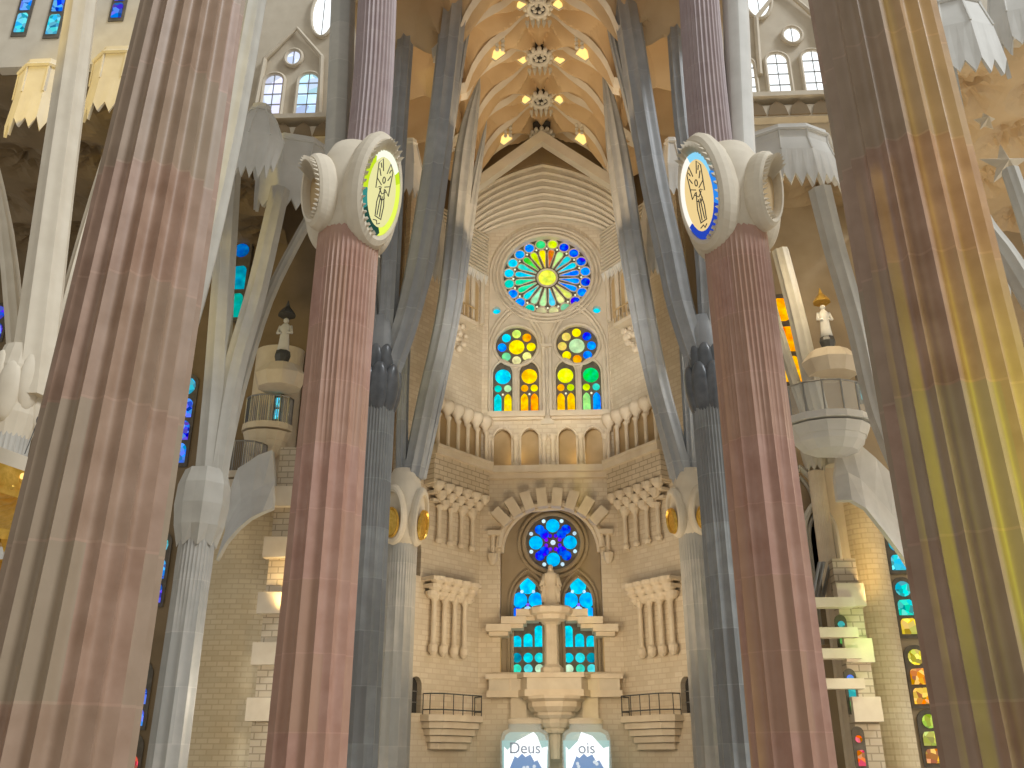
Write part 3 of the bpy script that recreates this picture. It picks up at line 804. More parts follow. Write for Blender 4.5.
# pale creased ribs running from the slopes to the lamps
def vrib(pts, w, lab, i):
    P3 = []
    m_ = MB(); L1 = []; 
    for (x, y) in pts: L1.append(Vector((x, y, vz(x, y)-.16)))
    rs = []
    for j, p in enumerate(L1):
        f = j/(len(L1)-1); ww = w*(1-.75*f)
        rs.append([p+Vector((0, -ww, .12)), p+Vector((0, -ww*.35, -.16)), p+Vector((0, 0, -.02)), p+Vector((0, ww*.35, -.16)), p+Vector((0, ww, .12)), p+Vector((0, 0, .3))])
    m_.rings(rs)
    tag(obj('vault_rib', m_, 'vlight'), lab, 'rib', 'pale ribs of the vault')
for j in range(-1, 3):
    yv = YB[0]+PER*(j+.5)
    for s_, lab in ((-1, 'left'), (1, 'right')):
        pts = [(s_*(5.6-4.9*i/14), yv+(PER*.30)*(i/14)) for i in range(15)]
        row = ('top', 'second', 'third', 'lowest')[j+1]
        vrib(pts, .55, 'pale rib on the %s slope, %s row, rising towards the end wall' % (lab, row), j)
        pts = [(s_*(5.6-4.9*i/14), yv-(PER*.36)*(i/14)) for i in range(15)]
        vrib(pts, .5, 'pale rib on the %s slope, %s row, rising away from the end wall' % (lab, row), j)
# last chevron arch in front of the ribbed arch
t = MB(); a = P(468, 200, 49.2); b = P(543.5, 143, 49.2); c = P(622, 196, 49.7)
hw_ = 5.6
t.prism([(-hw_, a.z-.3), (0, b.z), (hw_, a.z-.3), (hw_, a.z+.6), (0, b.z+.9), (-hw_, a.z+.6)], 49.0, 49.6)
tag(obj('chevron_arch', t, 'vlight'), 'plain pale pointed arch where the vault meets the ribbed arch', 'arch')
# pierced carved strips beside the larger lamps
for (px_, py_, lab) in ((500, 40, 'upper left'), (579, 38, 'upper right'), (508, 127, 'lower left'), (579, 124, 'lower right')):
    d = ray(px_, py_); t_ = 30.0
    while t_ < 80:
        p = CAM+d*t_
        if p.z > vz(p.x, p.y)-.15: break
        t_ += .03
    m_ = MB()
    for i in range(5):
        for s_ in (-1, 1): m_.ball(p+Vector((s_*.16, 0, .5-i*.3)), (.13, .13, .12), 7, 5)
    tag(obj('pierced_ornament', m_, 'white'), 'white beaded ornament strip, %s one of four beside the larger golden lamps' % lab, 'ornament', 'beaded ornament strips of the vault')

# =============================================================================================
# COLUMNS
# =============================================================================================
def flute(nf, d):
    return lambda a: 1-d*abs(math.sin(nf*a/2))
def shaft(z0, z1, r0, r1, nl, nh, za, zb, zsm, dl=.13, dh=.06, n=None, step=.5, ph=0.0):
    """column shaft: nl wide flutes low down turning into nh narrow ones between za and zb, smooth above zsm"""
    n = n or nh*8
    rs = []; z = z0
    zs = []
    while z < z1-.01: zs.append(z); z += step
    zs.append(z1)
    for z in zs:
        f = (z-z0)/(z1-z0); r = r0+(r1-r0)*f
        m = min(1, max(0, (z-za)/(zb-za))); q = 1-min(1, max(0, (z-zsm)/1.2))
        ring_ = []
        for j in range(n):
            a = 2*PI*j/n+ph
            k = 1-dl*(1-m)*q*abs(math.sin(nl*a/2)) - dh*m*q*abs(math.sin(nh*a/2))
            ring_.append(Vector((r*k*math.cos(a), r*k*math.sin(a), z)))
        rs.append(ring_)
    return MB().rings(rs)

def branch_mb(path, rad, nf=10, d=.20, n=64, tip=False):
    pts = []
    for (px, py, Y) in path: pts.append(P(px, py, Y))
    # smooth the polyline
    out = []
    for i in range(len(pts)-1):
        p0 = pts[max(0, i-1)]; p1 = pts[i]; p2 = pts[i+1]; p3 = pts[min(len(pts)-1, i+2)]
        for k in range(4):
            t = k/4
            out.append(.5*((2*p1)+(p2-p0)*t+(2*p0-5*p1+4*p2-p3)*t*t+(3*p1-p0-3*p2+p3)*t**3))
    out.append(pts[-1])
    m = len(out)
    if hasattr(rad, '__len__'): rr = [rad[0]+(rad[1]-rad[0])*i/(m-1) for i in range(m)]
    else: rr = [rad]*m
    if tip:
        for i, q in enumerate((.02, .3, .55, .78, .92)): rr[-1-i] *= q
    return MB().tube(out, rr, n, sec=flute(nf, d))

def lobe(mb, c, ang, w, h, dep, tilt=0.0):
    """shield-like oval lobe facing 'ang'"""
    rot = Matrix.Rotation(ang+PI/2, 3, 'Z') @ Matrix.Rotation(tilt, 3, 'X')
    prof = [(.78, .9), (.97, .35), (1.05, -.15), (1.04, -.5), (.97, -.8), (.88, -.93), (.80, -.9), (.77, -.7), (.76, -.45)]
    n = 44; rs = []
    for k, y in prof:
        rs.append([Vector(c)+rot @ Vector((w*k*math.cos(2*PI*j/n), y*dep, h*k*math.sin(2*PI*j/n)*(1+.10*max(0, math.sin(2*PI*j/n))))) for j in range(n)])
    mb.rings(rs)
    return rot
def medallion(t, c, rot, w, h, y, style):
    def L(x, z, yy=0.0): return Vector(c)+rot @ Vector((x*w, y+yy, z*h))
    n = 40
    m_ = MB()
    face = [L(.86*math.cos(2*PI*j/n), .86*math.sin(2*PI*j/n)) for j in range(n)]
    back = [L(.86*math.cos(2*PI*j/n), .86*math.sin(2*PI*j/n), .08) for j in range(n)]
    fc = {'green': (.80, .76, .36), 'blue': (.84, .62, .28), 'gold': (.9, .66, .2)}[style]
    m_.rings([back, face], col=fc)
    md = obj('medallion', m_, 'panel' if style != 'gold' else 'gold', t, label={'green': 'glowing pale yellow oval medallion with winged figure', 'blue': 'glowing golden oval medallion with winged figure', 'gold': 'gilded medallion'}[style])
    def child(name, mb, mat):
        me = mb; me.v = [v-t.location for v in me.v]
        o = obj(name, me, mat, md, world=False); return o
    rm = MB()
    for j in range(n):
        a0, a1 = 2*PI*j/n, 2*PI*(j+1)/n
        am = (a0+a1)/2; s_, c2 = math.sin(am), math.cos(am)
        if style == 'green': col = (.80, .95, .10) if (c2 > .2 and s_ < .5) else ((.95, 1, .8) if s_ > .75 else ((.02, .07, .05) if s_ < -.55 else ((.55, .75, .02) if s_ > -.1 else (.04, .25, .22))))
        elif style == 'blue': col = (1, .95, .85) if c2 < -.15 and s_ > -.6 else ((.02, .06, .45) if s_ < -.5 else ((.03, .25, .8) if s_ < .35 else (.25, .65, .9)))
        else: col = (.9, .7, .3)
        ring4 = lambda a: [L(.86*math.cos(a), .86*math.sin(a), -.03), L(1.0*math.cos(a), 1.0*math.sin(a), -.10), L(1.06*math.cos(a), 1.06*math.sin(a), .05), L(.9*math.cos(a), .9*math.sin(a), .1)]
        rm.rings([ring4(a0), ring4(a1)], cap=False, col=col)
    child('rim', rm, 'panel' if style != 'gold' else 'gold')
    if style != 'gold':
        ink = MB()
        def stroke(pts, r_=.022): ink.tube([L(a, b, -.03) for a, b in pts], r_, 5)
        for s_ in (-1, 1):
            stroke([(s_*.1, .15), (s_*.42, .25), (s_*.45, .62), (s_*.25, .78), (s_*.12, .5)])
            stroke([(s_*.15, .1), (s_*.40, .0), (s_*.42, .3)])
            stroke([(s_*.22, .35), (s_*.36, .5)]); stroke([(s_*.25, .55), (s_*.33, .65)])
            stroke([(s_*.10, .1), (s_*.22, -.3), (s_*.18, -.62)])
            stroke([(s_*.05, -.1), (s_*.08, -.6)])
        stroke([(-.2, .05), (0, -.05), (.2, .05)]); stroke([(-.18, -.1), (.05, -.2), (.2, -.1)]); stroke([(-.2, -.64), (.2, -.64)])
        stroke([(.08*math.cos(a), .3+.08*math.sin(a)) for a in [2*PI*i/8 for i in range(9)]])
        stroke([(-.25, -.75), (-.05, -.72), (0, -.8), (.15, -.74)])
        child('emblem', ink, 'metal')

def teeth_mb(c, rot, w, h, y, a0, a1, n, L_=.2):
    mb = MB()
    for i in range(n):
        a = a0+(a1-a0)*i/(n-1); da = (a1-a0)/(n-1)*.40
        sc = 1+.5*max(0, math.sin(a))
        f = lambda k, aa, yy: Vector(c)+rot @ Vector((w*k*math.cos(aa), yy, h*k*math.sin(aa)*(1+.10*max(0, math.sin(aa)))))
        mb.add([f(1.06, a-da, y+.1), f(1.06, a+da, y+.1), f(1.06-L_*sc, a, y+.12), f(1.06, a, y-.26*sc)], [(0,1,3), (1,2,3), (2,0,3), (0,2,1)])
    return mb

def big_column(x, y, side, lab, style):
    t = thing('column', lab, 'column', (x, y, 0))
    s_ = -1 if side == 'left' else 1
    zn0 = P(345 if s_ < 0 else 737, 228, y).z; zn1 = P(345 if s_ < 0 else 737, 140, y).z
    obj('shaft', shaft(0, zn0+.4, 1.27, 1.17, 14, 42, 10, 17, zn0-1.8, .12, .06), 'porph2', t, world=False)
    zc = (zn0+zn1)/2
    b = MB().lathe((0, 0, 0), [(1.17, zn0-.6), (1.24, zn0), (1.38, zn0+1.0), (1.42, zc-.6), (1.36, zc+.5), (1.22, zn1-1.3), (.95, zn1-.7)], 32); b.smooth = True
    hf = (zn1-zn0)*.5
    base = -R(32) if s_ < 0 else -R(148)
    angs = [base, base+s_*R(102), base+PI, base-s_*PI/2]
    obj('capital', b, 'cream', t, world=False)
    for q, a in enumerate(angs):
        lb = MB(); w_, h_, d_ = ((1.22, 2.35, .75) if q == 0 else (.78, 1.5, .75))
        rad = .95 if q == 0 else 1.15
        c = Vector((rad*math.cos(a), rad*math.sin(a), zc-(.95 if q == 0 else 1.15)))
        rot = lobe(lb, c, a, w_, h_, d_, R(7))
        lo = obj('lobe', lb, 'cream', t, world=False)
        ta = (R(55), R(262)) if s_ < 0 else (R(125), R(-82))
        if q % 2: ta = (R(125), R(-82)) if s_ < 0 else (R(55), R(262))
        th_ = teeth_mb(c, rot, w_*.80, h_*.80, -d_*.86, ta[0], ta[1], 22, .26 if q == 0 else .42)
        obj('tooth_row', th_, 'cream', lo, world=False)
        if q:
            m_ = MB(); m_.rings([[c+rot @ Vector((w_*.76*k*math.cos(2*PI*j/24), -d_*y_, h_*.76*k*math.sin(2*PI*j/24))) for j in range(24)] for k, y_ in ((1, .46), (.8, .3), (.4, .2))])
            obj('shell', m_, 'ochre', lo, world=False)
        else:
            medallion(t, Vector((x, y, 0))+c+Vector((0, 0, -.05)), rot, .88, h_*.74, -.66, style)
    # two shafts above the capital
    if s_ < 0:
        u1 = [(366, 165, y), (374, 70, y), (380, -60, y)]; u2 = [(337, 165, y+.8), (341, 70, y+.8), (345, -60, y+.8)]
    else:
        u1 = [(713, 165, y), (704, 70, y), (695, -60, y)]; u2 = [(742, 165, y+.3), (738, 70, y+.3), (733, -60, y+.3)]
    obj('upper_shaft', branch_mb(u1, .84, 30, .07, 240), 'porph3', t, label='fluted mauve upper shaft')
    obj('upper_shaft', branch_mb(u2, .56, 8, .05, 48), 'white' if s_ > 0 else 'granite', t, label='plain pale upper shaft')
    return t
big_column(-7.35, 29.7, 'left', 'pink fluted column with a glowing yellow-green oval medallion, left of the end wall', 'green')
big_column(7.45, 29.7, 'right', 'pink fluted column with a glowing gold and blue oval medallion, right of the end wall', 'blue')

# nearest columns
def near_column(x, lean, y, lab, r0, r1):
    t = thing('column', lab, 'column', (x, y, 0))
    m_ = shaft(0, 17, r0, r1, 20, 40, 16, 20, 40, .13, .05, n=400)
    for v in m_.v: v.x += lean*v.z/17
    obj('shaft', m_, 'porph', t, world=False)
    b = MB().lathe((0, 0, 0), [(r0*1.15, 0), (r0*1.15, .3), (r0*1.02, .6)], 32); obj('base', b, 'porph', t, world=False)
near_column(-7.07, .2, 14.0, 'huge brown-pink fluted column filling the left foreground', 1.23, .99)
near_column(7.06, -.12, 14.0, 'huge fluted column in the right foreground streaked with yellow-green light', 1.17, 1.13)

# basalt columns with scaled knots
def basalt_column(s_, lab):
    x, y = s_*7.4, 37.2
    if s_ > 0: x = 7.3
    t = thing('column', lab, 'column', (x, y, 0))
    pxn = 387 if s_ < 0 else 702
    zn0 = P(pxn, 396, y).z; zn1 = P(pxn, 335, y).z
    obj('shaft', shaft(0, zn0+.5, .86, .76, 12, 36, 8, 14, zn0-.8, .12, .06), 'basalt', t, world=False)
    b = MB(); 
    for row, (zf, rr, sz) in enumerate(((.0, .70, 1.22), (.0, .52, 1.1))):
        for i in range(8):
            a = 2*PI*i/8+row*PI/8+.2
            zz = zn0+.15+row*1.1
            rot = Matrix.Rotation(a, 3, 'Z') @ Matrix.Rotation(R(8), 3, 'Y')
            b.ball((rr*math.cos(a), rr*math.sin(a), zz), (.26*sz, .36*sz, 1.0*sz), 14, 12, rot=rot)
    b.smooth = True
    obj('knot', b, 'scale', t, world=False)
    c = MB().lathe((0, 0, 0), [(.6, zn0+1.2), (.72, zn0+2.2), (.66, zn1+.0), (.4, zn1+.9)], 16); c.smooth = True
    obj('collar', c, 'branch', t, world=False)
    if s_ < 0:
        obj('branch', branch_mb([(384, 372, y), (389, 300, y), (397, 150, y), (408, 0, y), (412, -40, y)], (.44, .5), 8), 'branch', t)
        obj('branch', branch_mb([(386, 378, y), (396, 352, y), (404, 328, y), (413, 295, y), (422, 250, y), (438, 150, y-.3), (455, 0, y-.5), (459, -30, y-.5)], (.56, .72), 8), 'branch', t)
        obj('branch', branch_mb([(392, 375, y+.9), (404, 345, y+.9), (430, 260, y+.9), (447, 150, y+.7), (462, 50, y+.4), (469, 20, y+.4)], (.3, .24), 8), 'branch', t)
        obj('branch', branch_mb([(380, 350, y+.9), (376, 250, y+1.2), (386, 150, y+1.6), (394, 0, y+2), (397, -60, y+2)], (.34, .28), 8), 'branch', t)
    else:
        obj('branch', branch_mb([(710, 372, y), (703, 240, y), (684, 130, y), (674, 0, y), (671, -40, y)], (.44, .5), 8), 'branch', t)
        obj('branch', branch_mb([(704, 376, y), (694, 350, y), (687, 328, y), (678, 296, y), (669, 250, y), (651, 165, y-.3), (625, 0, y-.5), (620, -30, y-.5)], (.56, .72), 8), 'branch', t)
        obj('branch', branch_mb([(700, 374, y+.9), (688, 345, y+.9), (662, 260, y+.9), (640, 150, y+.7), (616, 50, y+.4), (610, 20, y+.4)], (.3, .24), 8), 'branch', t)
        obj('branch', branch_mb([(716, 350, y+.9), (712, 250, y+1.2), (700, 150, y+1.6), (690, 0, y+2), (687, -60, y+2)], (.34, .28), 8), 'branch', t)
basalt_column(-1, 'blue-grey fluted column with a dark scaled knot, behind the left pink column')
basalt_column(1, 'blue-grey fluted column with a dark scaled knot, behind the right pink column')

def granite_column(s_, lab):
    x, y = s_*7.35, 44.7
    t = thing('column', lab, 'column', (x, y, 0))
    pxn = 406 if s_ < 0 else 688
    zn0 = P(pxn, 545 if s_ < 0 else 535, y).z; zn1 = P(pxn, 478, y).z
    obj('shaft', shaft(0, zn0+.6, .86, .80, 12, 36, 7, 11, zn0-1.2, .10, .05), 'granite', t, world=False)
    zc = (zn0+zn1)/2
    b = MB().lathe((0, 0, 0), [(.8, zn0-.1), (.92, zn0+.6), (1.05, zc), (.98, zc+.9), (.78, zn1), (.6, zn1+.4)], 24); b.smooth = True
    obj('capital', b, 'cream', t, world=False)
    hf = (zn1-zn0)/2*.72
    for q, a in enumerate((R(-110), R(-20), R(160), R(70)) if s_ < 0 else (R(-70), R(-160), R(20), R(110))):
        lb = MB(); c = Vector((.78*math.cos(a), .78*math.sin(a), zc-.45)); rot = lobe(lb, c, a, .66, hf*1.1, .42, R(6))
        obj('lobe', lb, 'cream', t, world=False)
        if q < 2: medallion(t, Vector((x, y, 0))+c+Vector((0, 0, -.35)), rot, .44, hf*.58, -.42, 'gold')
    if s_ < 0:
        br = [[(412, 478, y), (428, 400, y), (449, 300, y-.7), (465, 150, y-2), (480, 78, y-2.8)], [(402, 478, y), (403, 400, y), (409, 290, y), (420, 180, y)],
              [(420, 478, y+.8), (437, 400, y+.8), (457, 300, y+.3), (472, 200, y-.6), (487, 120, y-1.6)]]
    else:
        br = [[(684, 482, y), (676, 450, y), (655, 372, y-.3), (634, 255, y-1), (618, 150, y-2), (603, 64, y-3)], [(692, 478, y), (688, 400, y), (680, 290, y), (664, 180, y)],
              [(676, 478, y+.8), (662, 420, y+.8), (640, 330, y+.3), (622, 230, y-.4), (605, 130, y-1.6)]]
    for q, pth in enumerate(br): obj('branch', branch_mb(pth, ((.58, .66), (.34, .26), (.34, .36))[q], 8, tip=True), 'branch', t)
granite_column(-1, 'pale grey column with a cream knot and gilded medallions, left of the portal')
granite_column(1, 'pale grey column with a cream knot and gilded medallions, right of the portal')

# =============================================================================================
# AISLES
# =============================================================================================
def skirt(px, py, Y, w, h, prof, nfac, tpf, lab, mat='white', a0=-175, a1=-5, toothlen=.6, drop=0.0, wy=.8):
    """faceted bell of stone with a toothed lower edge; px,py = middle of the lower edge.
    prof: (height fraction, radius factor) from the lower edge up; drop: how much the middle hangs lower"""
    c = P(px, py, Y)
    t = thing('jagged_canopy', lab, 'canopy', (c.x, Y+w*wy*.5, c.z), 0, 'jagged stone canopies')
    def ringat(rf, z, toothed=False):
        cor = [Vector((w*rf*math.cos(R(a0+(a1-a0)*i/nfac)), w*rf*wy*math.sin(R(a0+(a1-a0)*i/nfac)), 0)) for i in range(nfac+1)]
        out = []; n = tpf*2
        for i in range(nfac):
            for k in range(n):
                p = cor[i].lerp(cor[i+1], k/n); f = (i*n+k)/(nfac*n)
                zz = z
                if toothed: zz = z-drop*math.sin(PI*f)-(toothlen*(.75+.5*((i*7+k*3) % 5)/4) if k % 2 else 0)
                out.append(Vector((p.x, p.y, zz)))
        p = cor[-1]; out.append(Vector((p.x, p.y, z)))
        return out
    ro = [ringat(rf, zf*h, k == 0) for k, (zf, rf) in enumerate(prof)]
    rin = [[Vector((v.x*.9, v.y*.9, v.z)) for v in r_] for r_ in reversed(ro)]
    obj('skirt', MB().rings(ro+rin+[ro[0]], cap=False, close=False), mat, t, world=False)
    top = ro[-1]
    obj('rim', MB().tube([v*1.01 for v in top], .10, 6), mat, t, world=False)
    obj('top', MB().rings([[Vector((v.x, v.y, h)) for v in top], [Vector((v.x*.98, v.y*.98, h+.35)) for v in top]]), mat, t, world=False)
    for i in range(nfac+1):
        k = min(i*tpf*2, len(top)-1)
        obj('crease', MB().tube([r_[k]*1.005 for r_ in ro[1:]], .05, 5), mat, t, world=False)
    return t

# far aisle walls (face the camera), upper clerestory walls, outer walls
def wallrect(name, Y, xa, xb, z0, z1, mat, th=.5, holes=(), label=None):
    return struct(name, MB().prism(rect(xa, xb, z0, z1), Y, Y+th, holes=holes), mat, label)
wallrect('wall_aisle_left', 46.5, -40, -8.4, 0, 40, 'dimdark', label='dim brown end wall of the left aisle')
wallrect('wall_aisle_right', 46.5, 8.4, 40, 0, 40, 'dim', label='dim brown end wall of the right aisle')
struct('wall_clerestory_left', MB().prism(rect(0, 9, 24, 42), 0, .4), 'cream', None, (-9.3, 50, 0), -PI/2)
struct('wall_clerestory_right', MB().prism(rect(0, 9, 24, 42), 0, .4), 'cream', None, (9.3, 41, 0), PI/2)

def arched_window(k, px, py0, py1, hw, Y, mat, col, lab, rd=False, bars=3):
    """framed arched light set in a wall that faces the camera"""
    a = P(px, py1, Y); z0 = P(px, py1, Y).z; z1 = P(px, py0, Y).z; x = P(px, (py0+py1)/2, Y).x
    ol = circ(x, (z0+z1)/2, hw, 24, rz=(z1-z0)/2) if rd else pointed(x-hw, x+hw, z0, z1-hw*.95, z1, 8)
    o = struct('window_%d' % k, MB().prism(ol, Y-.05, Y+.02, col=col), mat, lab)
    fr = MB(); outline_tube(fr, ol, Y-.1, .12)
    obj('window_frame', fr, 'cream', o)
    br = MB()
    if not rd:
        for i in range(1, bars+1): br.box((x, Y-.08, z0+(z1-z0)*i/(bars+1)), (hw*2, .06, .06))
    br.box((x, Y-.08, (z0+z1)/2), (.05, .06, z1-z0-.1)); obj('glazing_bar', br, 'rail', o)
    return o
YC = 41.0
# left clerestory
wallrect('wall_upper_left', YC+.05, -22, -8.9, P(290, 150, 41).z, 52, 'cream', label='pale upper wall with clear windows, left')
arched_window(30, 273, 75, 116, .62, YC, 'dayb', (.62, .66, .86), 'left arched clear window with bars above the jagged canopies')
arched_window(31, 308, 74, 116, .66, YC, 'dayb', (.50, .72, .95), 'right arched clear window with bars above the jagged canopies')
arched_window(32, 294, 51, 67, .5, YC, 'dayb', (.6, .66, .92), 'small round clear window above the arched pair, left side', rd=True)
arched_window(33, 324, -8, 38, .75, YC, 'day', (.9, .93, 1), 'tall oval bright window near the top of the photo, left side', rd=True)
# right clerestory
wallrect('wall_upper_right', YC+.05, 8.9, 24, P(790, 150, 41).z, 52, 'cream', label='pale upper wall with bright windows, right')
arched_window(34, 778, 54, 97, .66, YC, 'day', WH, 'left arched bright window, right upper wall')
arched_window(35, 814, 51, 95, .68, YC, 'day', WH, 'right arched bright window, right upper wall')
arched_window(36, 791.5, 28, 45, .56, YC, 'day', WH, 'small round bright window, right upper wall', rd=True)
arched_window(37, 757, -22, 20, .8, YC, 'day', WH, 'round bright window at the top edge, right upper wall', rd=True)
arched_window(38, 747, 60, 98, .5, YC, 'day', WH, 'arched bright window half hidden behind the pale shaft, right side')
# triangular gablets around the window groups + ledge with hollow scallops painted as dark plates
for s_, xl, xr, yy in ((-1, 255, 335, 122), (1, 742, 830, 100)):
    lab = 'left' if s_ < 0 else 'right'
    a, b = P(xl, yy, YC-.4), P(xr, yy, YC-.4)
    t = thing('window_ledge', 'curved stone ledge with shade painted as dark plates under the %s upper windows' % lab, 'ledge', ((a.x+b.x)/2, YC-.3, a.z))
    m_ = MB().box(((a.x+b.x)/2, YC-.4, a.z), (b.x-a.x+2, .9, .3)); m_.box(((a.x+b.x)/2, YC-.3, a.z-1.0), (b.x-a.x+2, .6, .8)); obj('ledge_slab', m_, 'cream', t)
    for i in range(4):
        x = a.x+(b.x-a.x)*(i+.5)/4; m_ = MB().prism([(x-.55, a.z-1.3), (x+.55, a.z-1.3), (x+.4, a.z-.7), (x, a.z-.35), (x-.4, a.z-.7)], YC-.68, YC-.6); obj('hollow_shade', m_, 'dimdark', t)  # flat dark plates stand in for shaded scoops in the ledge
    g = MB(); cx = P(294 if s_ < 0 else 791, 60, YC).x
    zt = P(294, 30 if s_ < 0 else 8, YC).z; zb = P(294, 68 if s_ < 0 else 46, YC).z
    for q in (-1, 1): g.tube([(cx, YC-.15, zt), (cx+q*1.7, YC-.15, zb+.6), (cx+q*1.9, YC-.15, zb-3.5)], [.1, .16, .16], 6)
    obj('gable_moulding', g, 'cream', t)

# jagged canopies
skirt(250, 158, 33.5, 1.35, 3.0, [(0, .85), (.35, 1.0), (.8, .62), (1, .35)], 4, 2, 'bluish white jagged canopy beside the nearest left column', drop=.7)
skirt(284, 190, 37.5, 1.9, 2.5, [(0, .92), (.45, .95), (1, 1.12)], 4, 2, 'grey jagged canopy below the clear arched windows, left of the medallion', drop=.9)
skirt(31, 124, 27, 1.2, 2.5, [(0, 1.0), (.5, .95), (1, .97)], 3, 2, 'yellow-lit jagged canopy at the far left edge', 'cream', toothlen=.55, a0=-155, a1=-25)
skirt(110, 109, 27, 1.25, 2.4, [(0, 1.0), (.5, .95), (1, .97)], 3, 2, 'pale jagged canopy between the far left column and the nearest one', 'cream', toothlen=.55, a0=-155, a1=-25)
skirt(407, 190, 41, .8, 3.2, [(0, 1.0), (.5, .9), (1, .45)], 3, 2, 'small jagged canopy right of the yellow-green medallion')
skirt(433, 275, 46, .85, 5.0, [(0, .7), (.25, 1.0), (.6, .75), (1, .35)], 3, 2, 'small jagged canopy between the inclined shafts left of the rose')
skirt(655, 268, 46, .85, 5.0, [(0, .7), (.25, 1.0), (.6, .75), (1, .35)], 3, 2, 'small jagged canopy between the inclined shafts right of the rose')
skirt(676, 190, 41, .8, 3.2, [(0, 1.0), (.5, .9), (1, .45)], 3, 2, 'small jagged canopy left of the gold and blue medallion')
skirt(795, 176, 37.5, 2.75, 2.3, [(0, 1.0), (.45, .92), (.8, .84), (1, .86)], 5, 3, 'broad grey jagged canopy below the bright windows, right of the medallion', drop=.5)
skirt(972, 58, 26, 1.5, 2.6, [(0, 1.0), (.5, .9), (1, .7)], 4, 2, 'big bluish white jagged canopy right of the nearest right column', drop=.5)
skirt(1034, 40, 28, 1.4, 2.6, [(0, 1.0), (.5, .9), (1, .7)], 4, 2, 'jagged canopy cut by the right edge of the photo')

# aisle columns
def aisle_column(x, y, lab, pths, knot_py, pxk, r=.8, kh=1.0, mat='granite', bmat='pale', lobed=False):
    t = thing('column', lab, 'column', (x, y, 0))
    zk = P(pxk, knot_py, y).z
    obj('shaft', shaft(0, zk-1.0, r, r*.92, 10, 30, 6, 9, zk-1.8, .11, .05), mat, t, world=False)
    b = MB(); n = 16
    prof = [(r*.95, zk-1.5*kh), (r*1.22, zk-.9*kh), (r*1.35, zk), (r*1.3, zk+.9*kh), (r*1.05, zk+1.6*kh)]
    b.rings([[Vector((q*(1+(.05 if j % 2 else -.05))*math.cos(2*PI*j/n), q*(1+(.05 if j % 2 else -.05))*math.sin(2*PI*j/n), z-(.3 if (j % 2 and i == 0) else 0))) for j in range(n)] for i, (q, z) in enumerate(prof)])
    if lobed:
        b = MB().lathe((0, 0, 0), [(r*.9, zk-1.3), (r*1.1, zk-.6), (r*1.1, zk+.8), (r*.9, zk+1.5)], 16)
        obj('knot', b, bmat, t, world=False)
        for i in range(8):
            a = 2*PI*i/8+.2; rot = Matrix.Rotation(a, 3, 'Z')
            lb = MB(); lb.ball((r*.95*math.cos(a), r*.95*math.sin(a), zk+.35*(i % 2)), (.2, .34, .95), 12, 10, rot=rot); lb.smooth = True; obj('lobe', lb, bmat, t, world=False)
    else: obj('knot', b, bmat, t, world=False)
    for p_, rr in pths: obj('branch', branch_mb(p_, rr, 8, .12), bmat, t)
aisle_column(-14.8, 37.2, 'grey aisle column with a pale blocky knot, between the two left pink columns',
  [([(208, 500, 37.2), (216, 400, 37.2), (222, 300, 37), (232, 160, 36.5)], (.72, .5)), ([(214, 490, 37.2), (232, 380, 37.2), (257, 290, 37), (280, 190, 36.8)], (.55, .5)), ([(222, 470, 37.8), (240, 390, 38), (268, 300, 38.2), (300, 235, 38.4), (318, 205, 38.4)], (.3, .26))], 507, 203, .80, 1.0)
aisle_column(-14.9, 23.2, 'yellow-white ribbed column with a lobed knot at the far left edge',
  [([(30, 400, 23.2), (42, 300, 23.2), (60, 160, 23.2), (82, 0, 23.2), (88, -60, 23.2)], (.62, .46)), ([(42, 390, 23.9), (62, 320, 24), (90, 220, 24.3), (118, 130, 24.5), (122, 115, 24.5)], (.22, .24)), ([(20, 390, 23.9), (5, 230, 24.5), (-25, 100, 25)], (.3, .24))], 398, 27, .66, .95, bmat='cream', lobed=True)
aisle_column(15.9, 36.0, 'pale aisle column mostly hidden behind the nearest right column, branch to its left',
  [([(925, 520, 36), (880, 420, 36), (858, 330, 36), (835, 250, 35.8), (820, 190, 35.5)], (.42, .55)), ([(940, 520, 36), (950, 400, 36), (958, 300, 36), (965, 150, 36)], (.3, .3))], 520, 930, .8)
aisle_column(13.2, 43.0, 'thin leaning pale column behind the right balcony',  # knot hidden by the balcony
  [([(834, 465, 43), (815, 395, 43), (798, 320, 43), (780, 250, 42.5)], (.5, .45)), ([(824, 465, 43.5), (796, 385, 43.5), (778, 330, 43.5), (768, 295, 43.5)], (.3, .3))], 452, 842, .42, .5, mat='sand')
aisle_column(21.3, 28.0, 'pale branching column at the right edge of the photo',
  [([(1050, 330, 28), (1010, 262, 28), (985, 228, 28), (968, 195, 28)], (.42, .34)), ([(1060, 330, 28), (1030, 230, 28), (1010, 170, 28)], (.34, .3)), ([(1008, 420, 30), (1006, 350, 30), (1004, 262, 30)], (.22, .22))], 380, 1066, .6)

aisle_column(-14.8, 29.7, 'bluish pale shaft rising behind the right side of the nearest left column',
  [([(135, 470, 29.7), (190, 300, 29.7), (228, 140, 29.7), (254, 0, 29.7), (263, -50, 29.7)], (.6, .55))], 500, 125, .8)
aisle_column(15.0, 29.7, 'bright bluish shaft showing right of the nearest right column',
  [([(1010, 470, 29.7), (985, 300, 29.7), (955, 140, 29.7), (931, 0, 29.7), (922, -50, 29.7)], (.55, .5))], 500, 1000, .8)
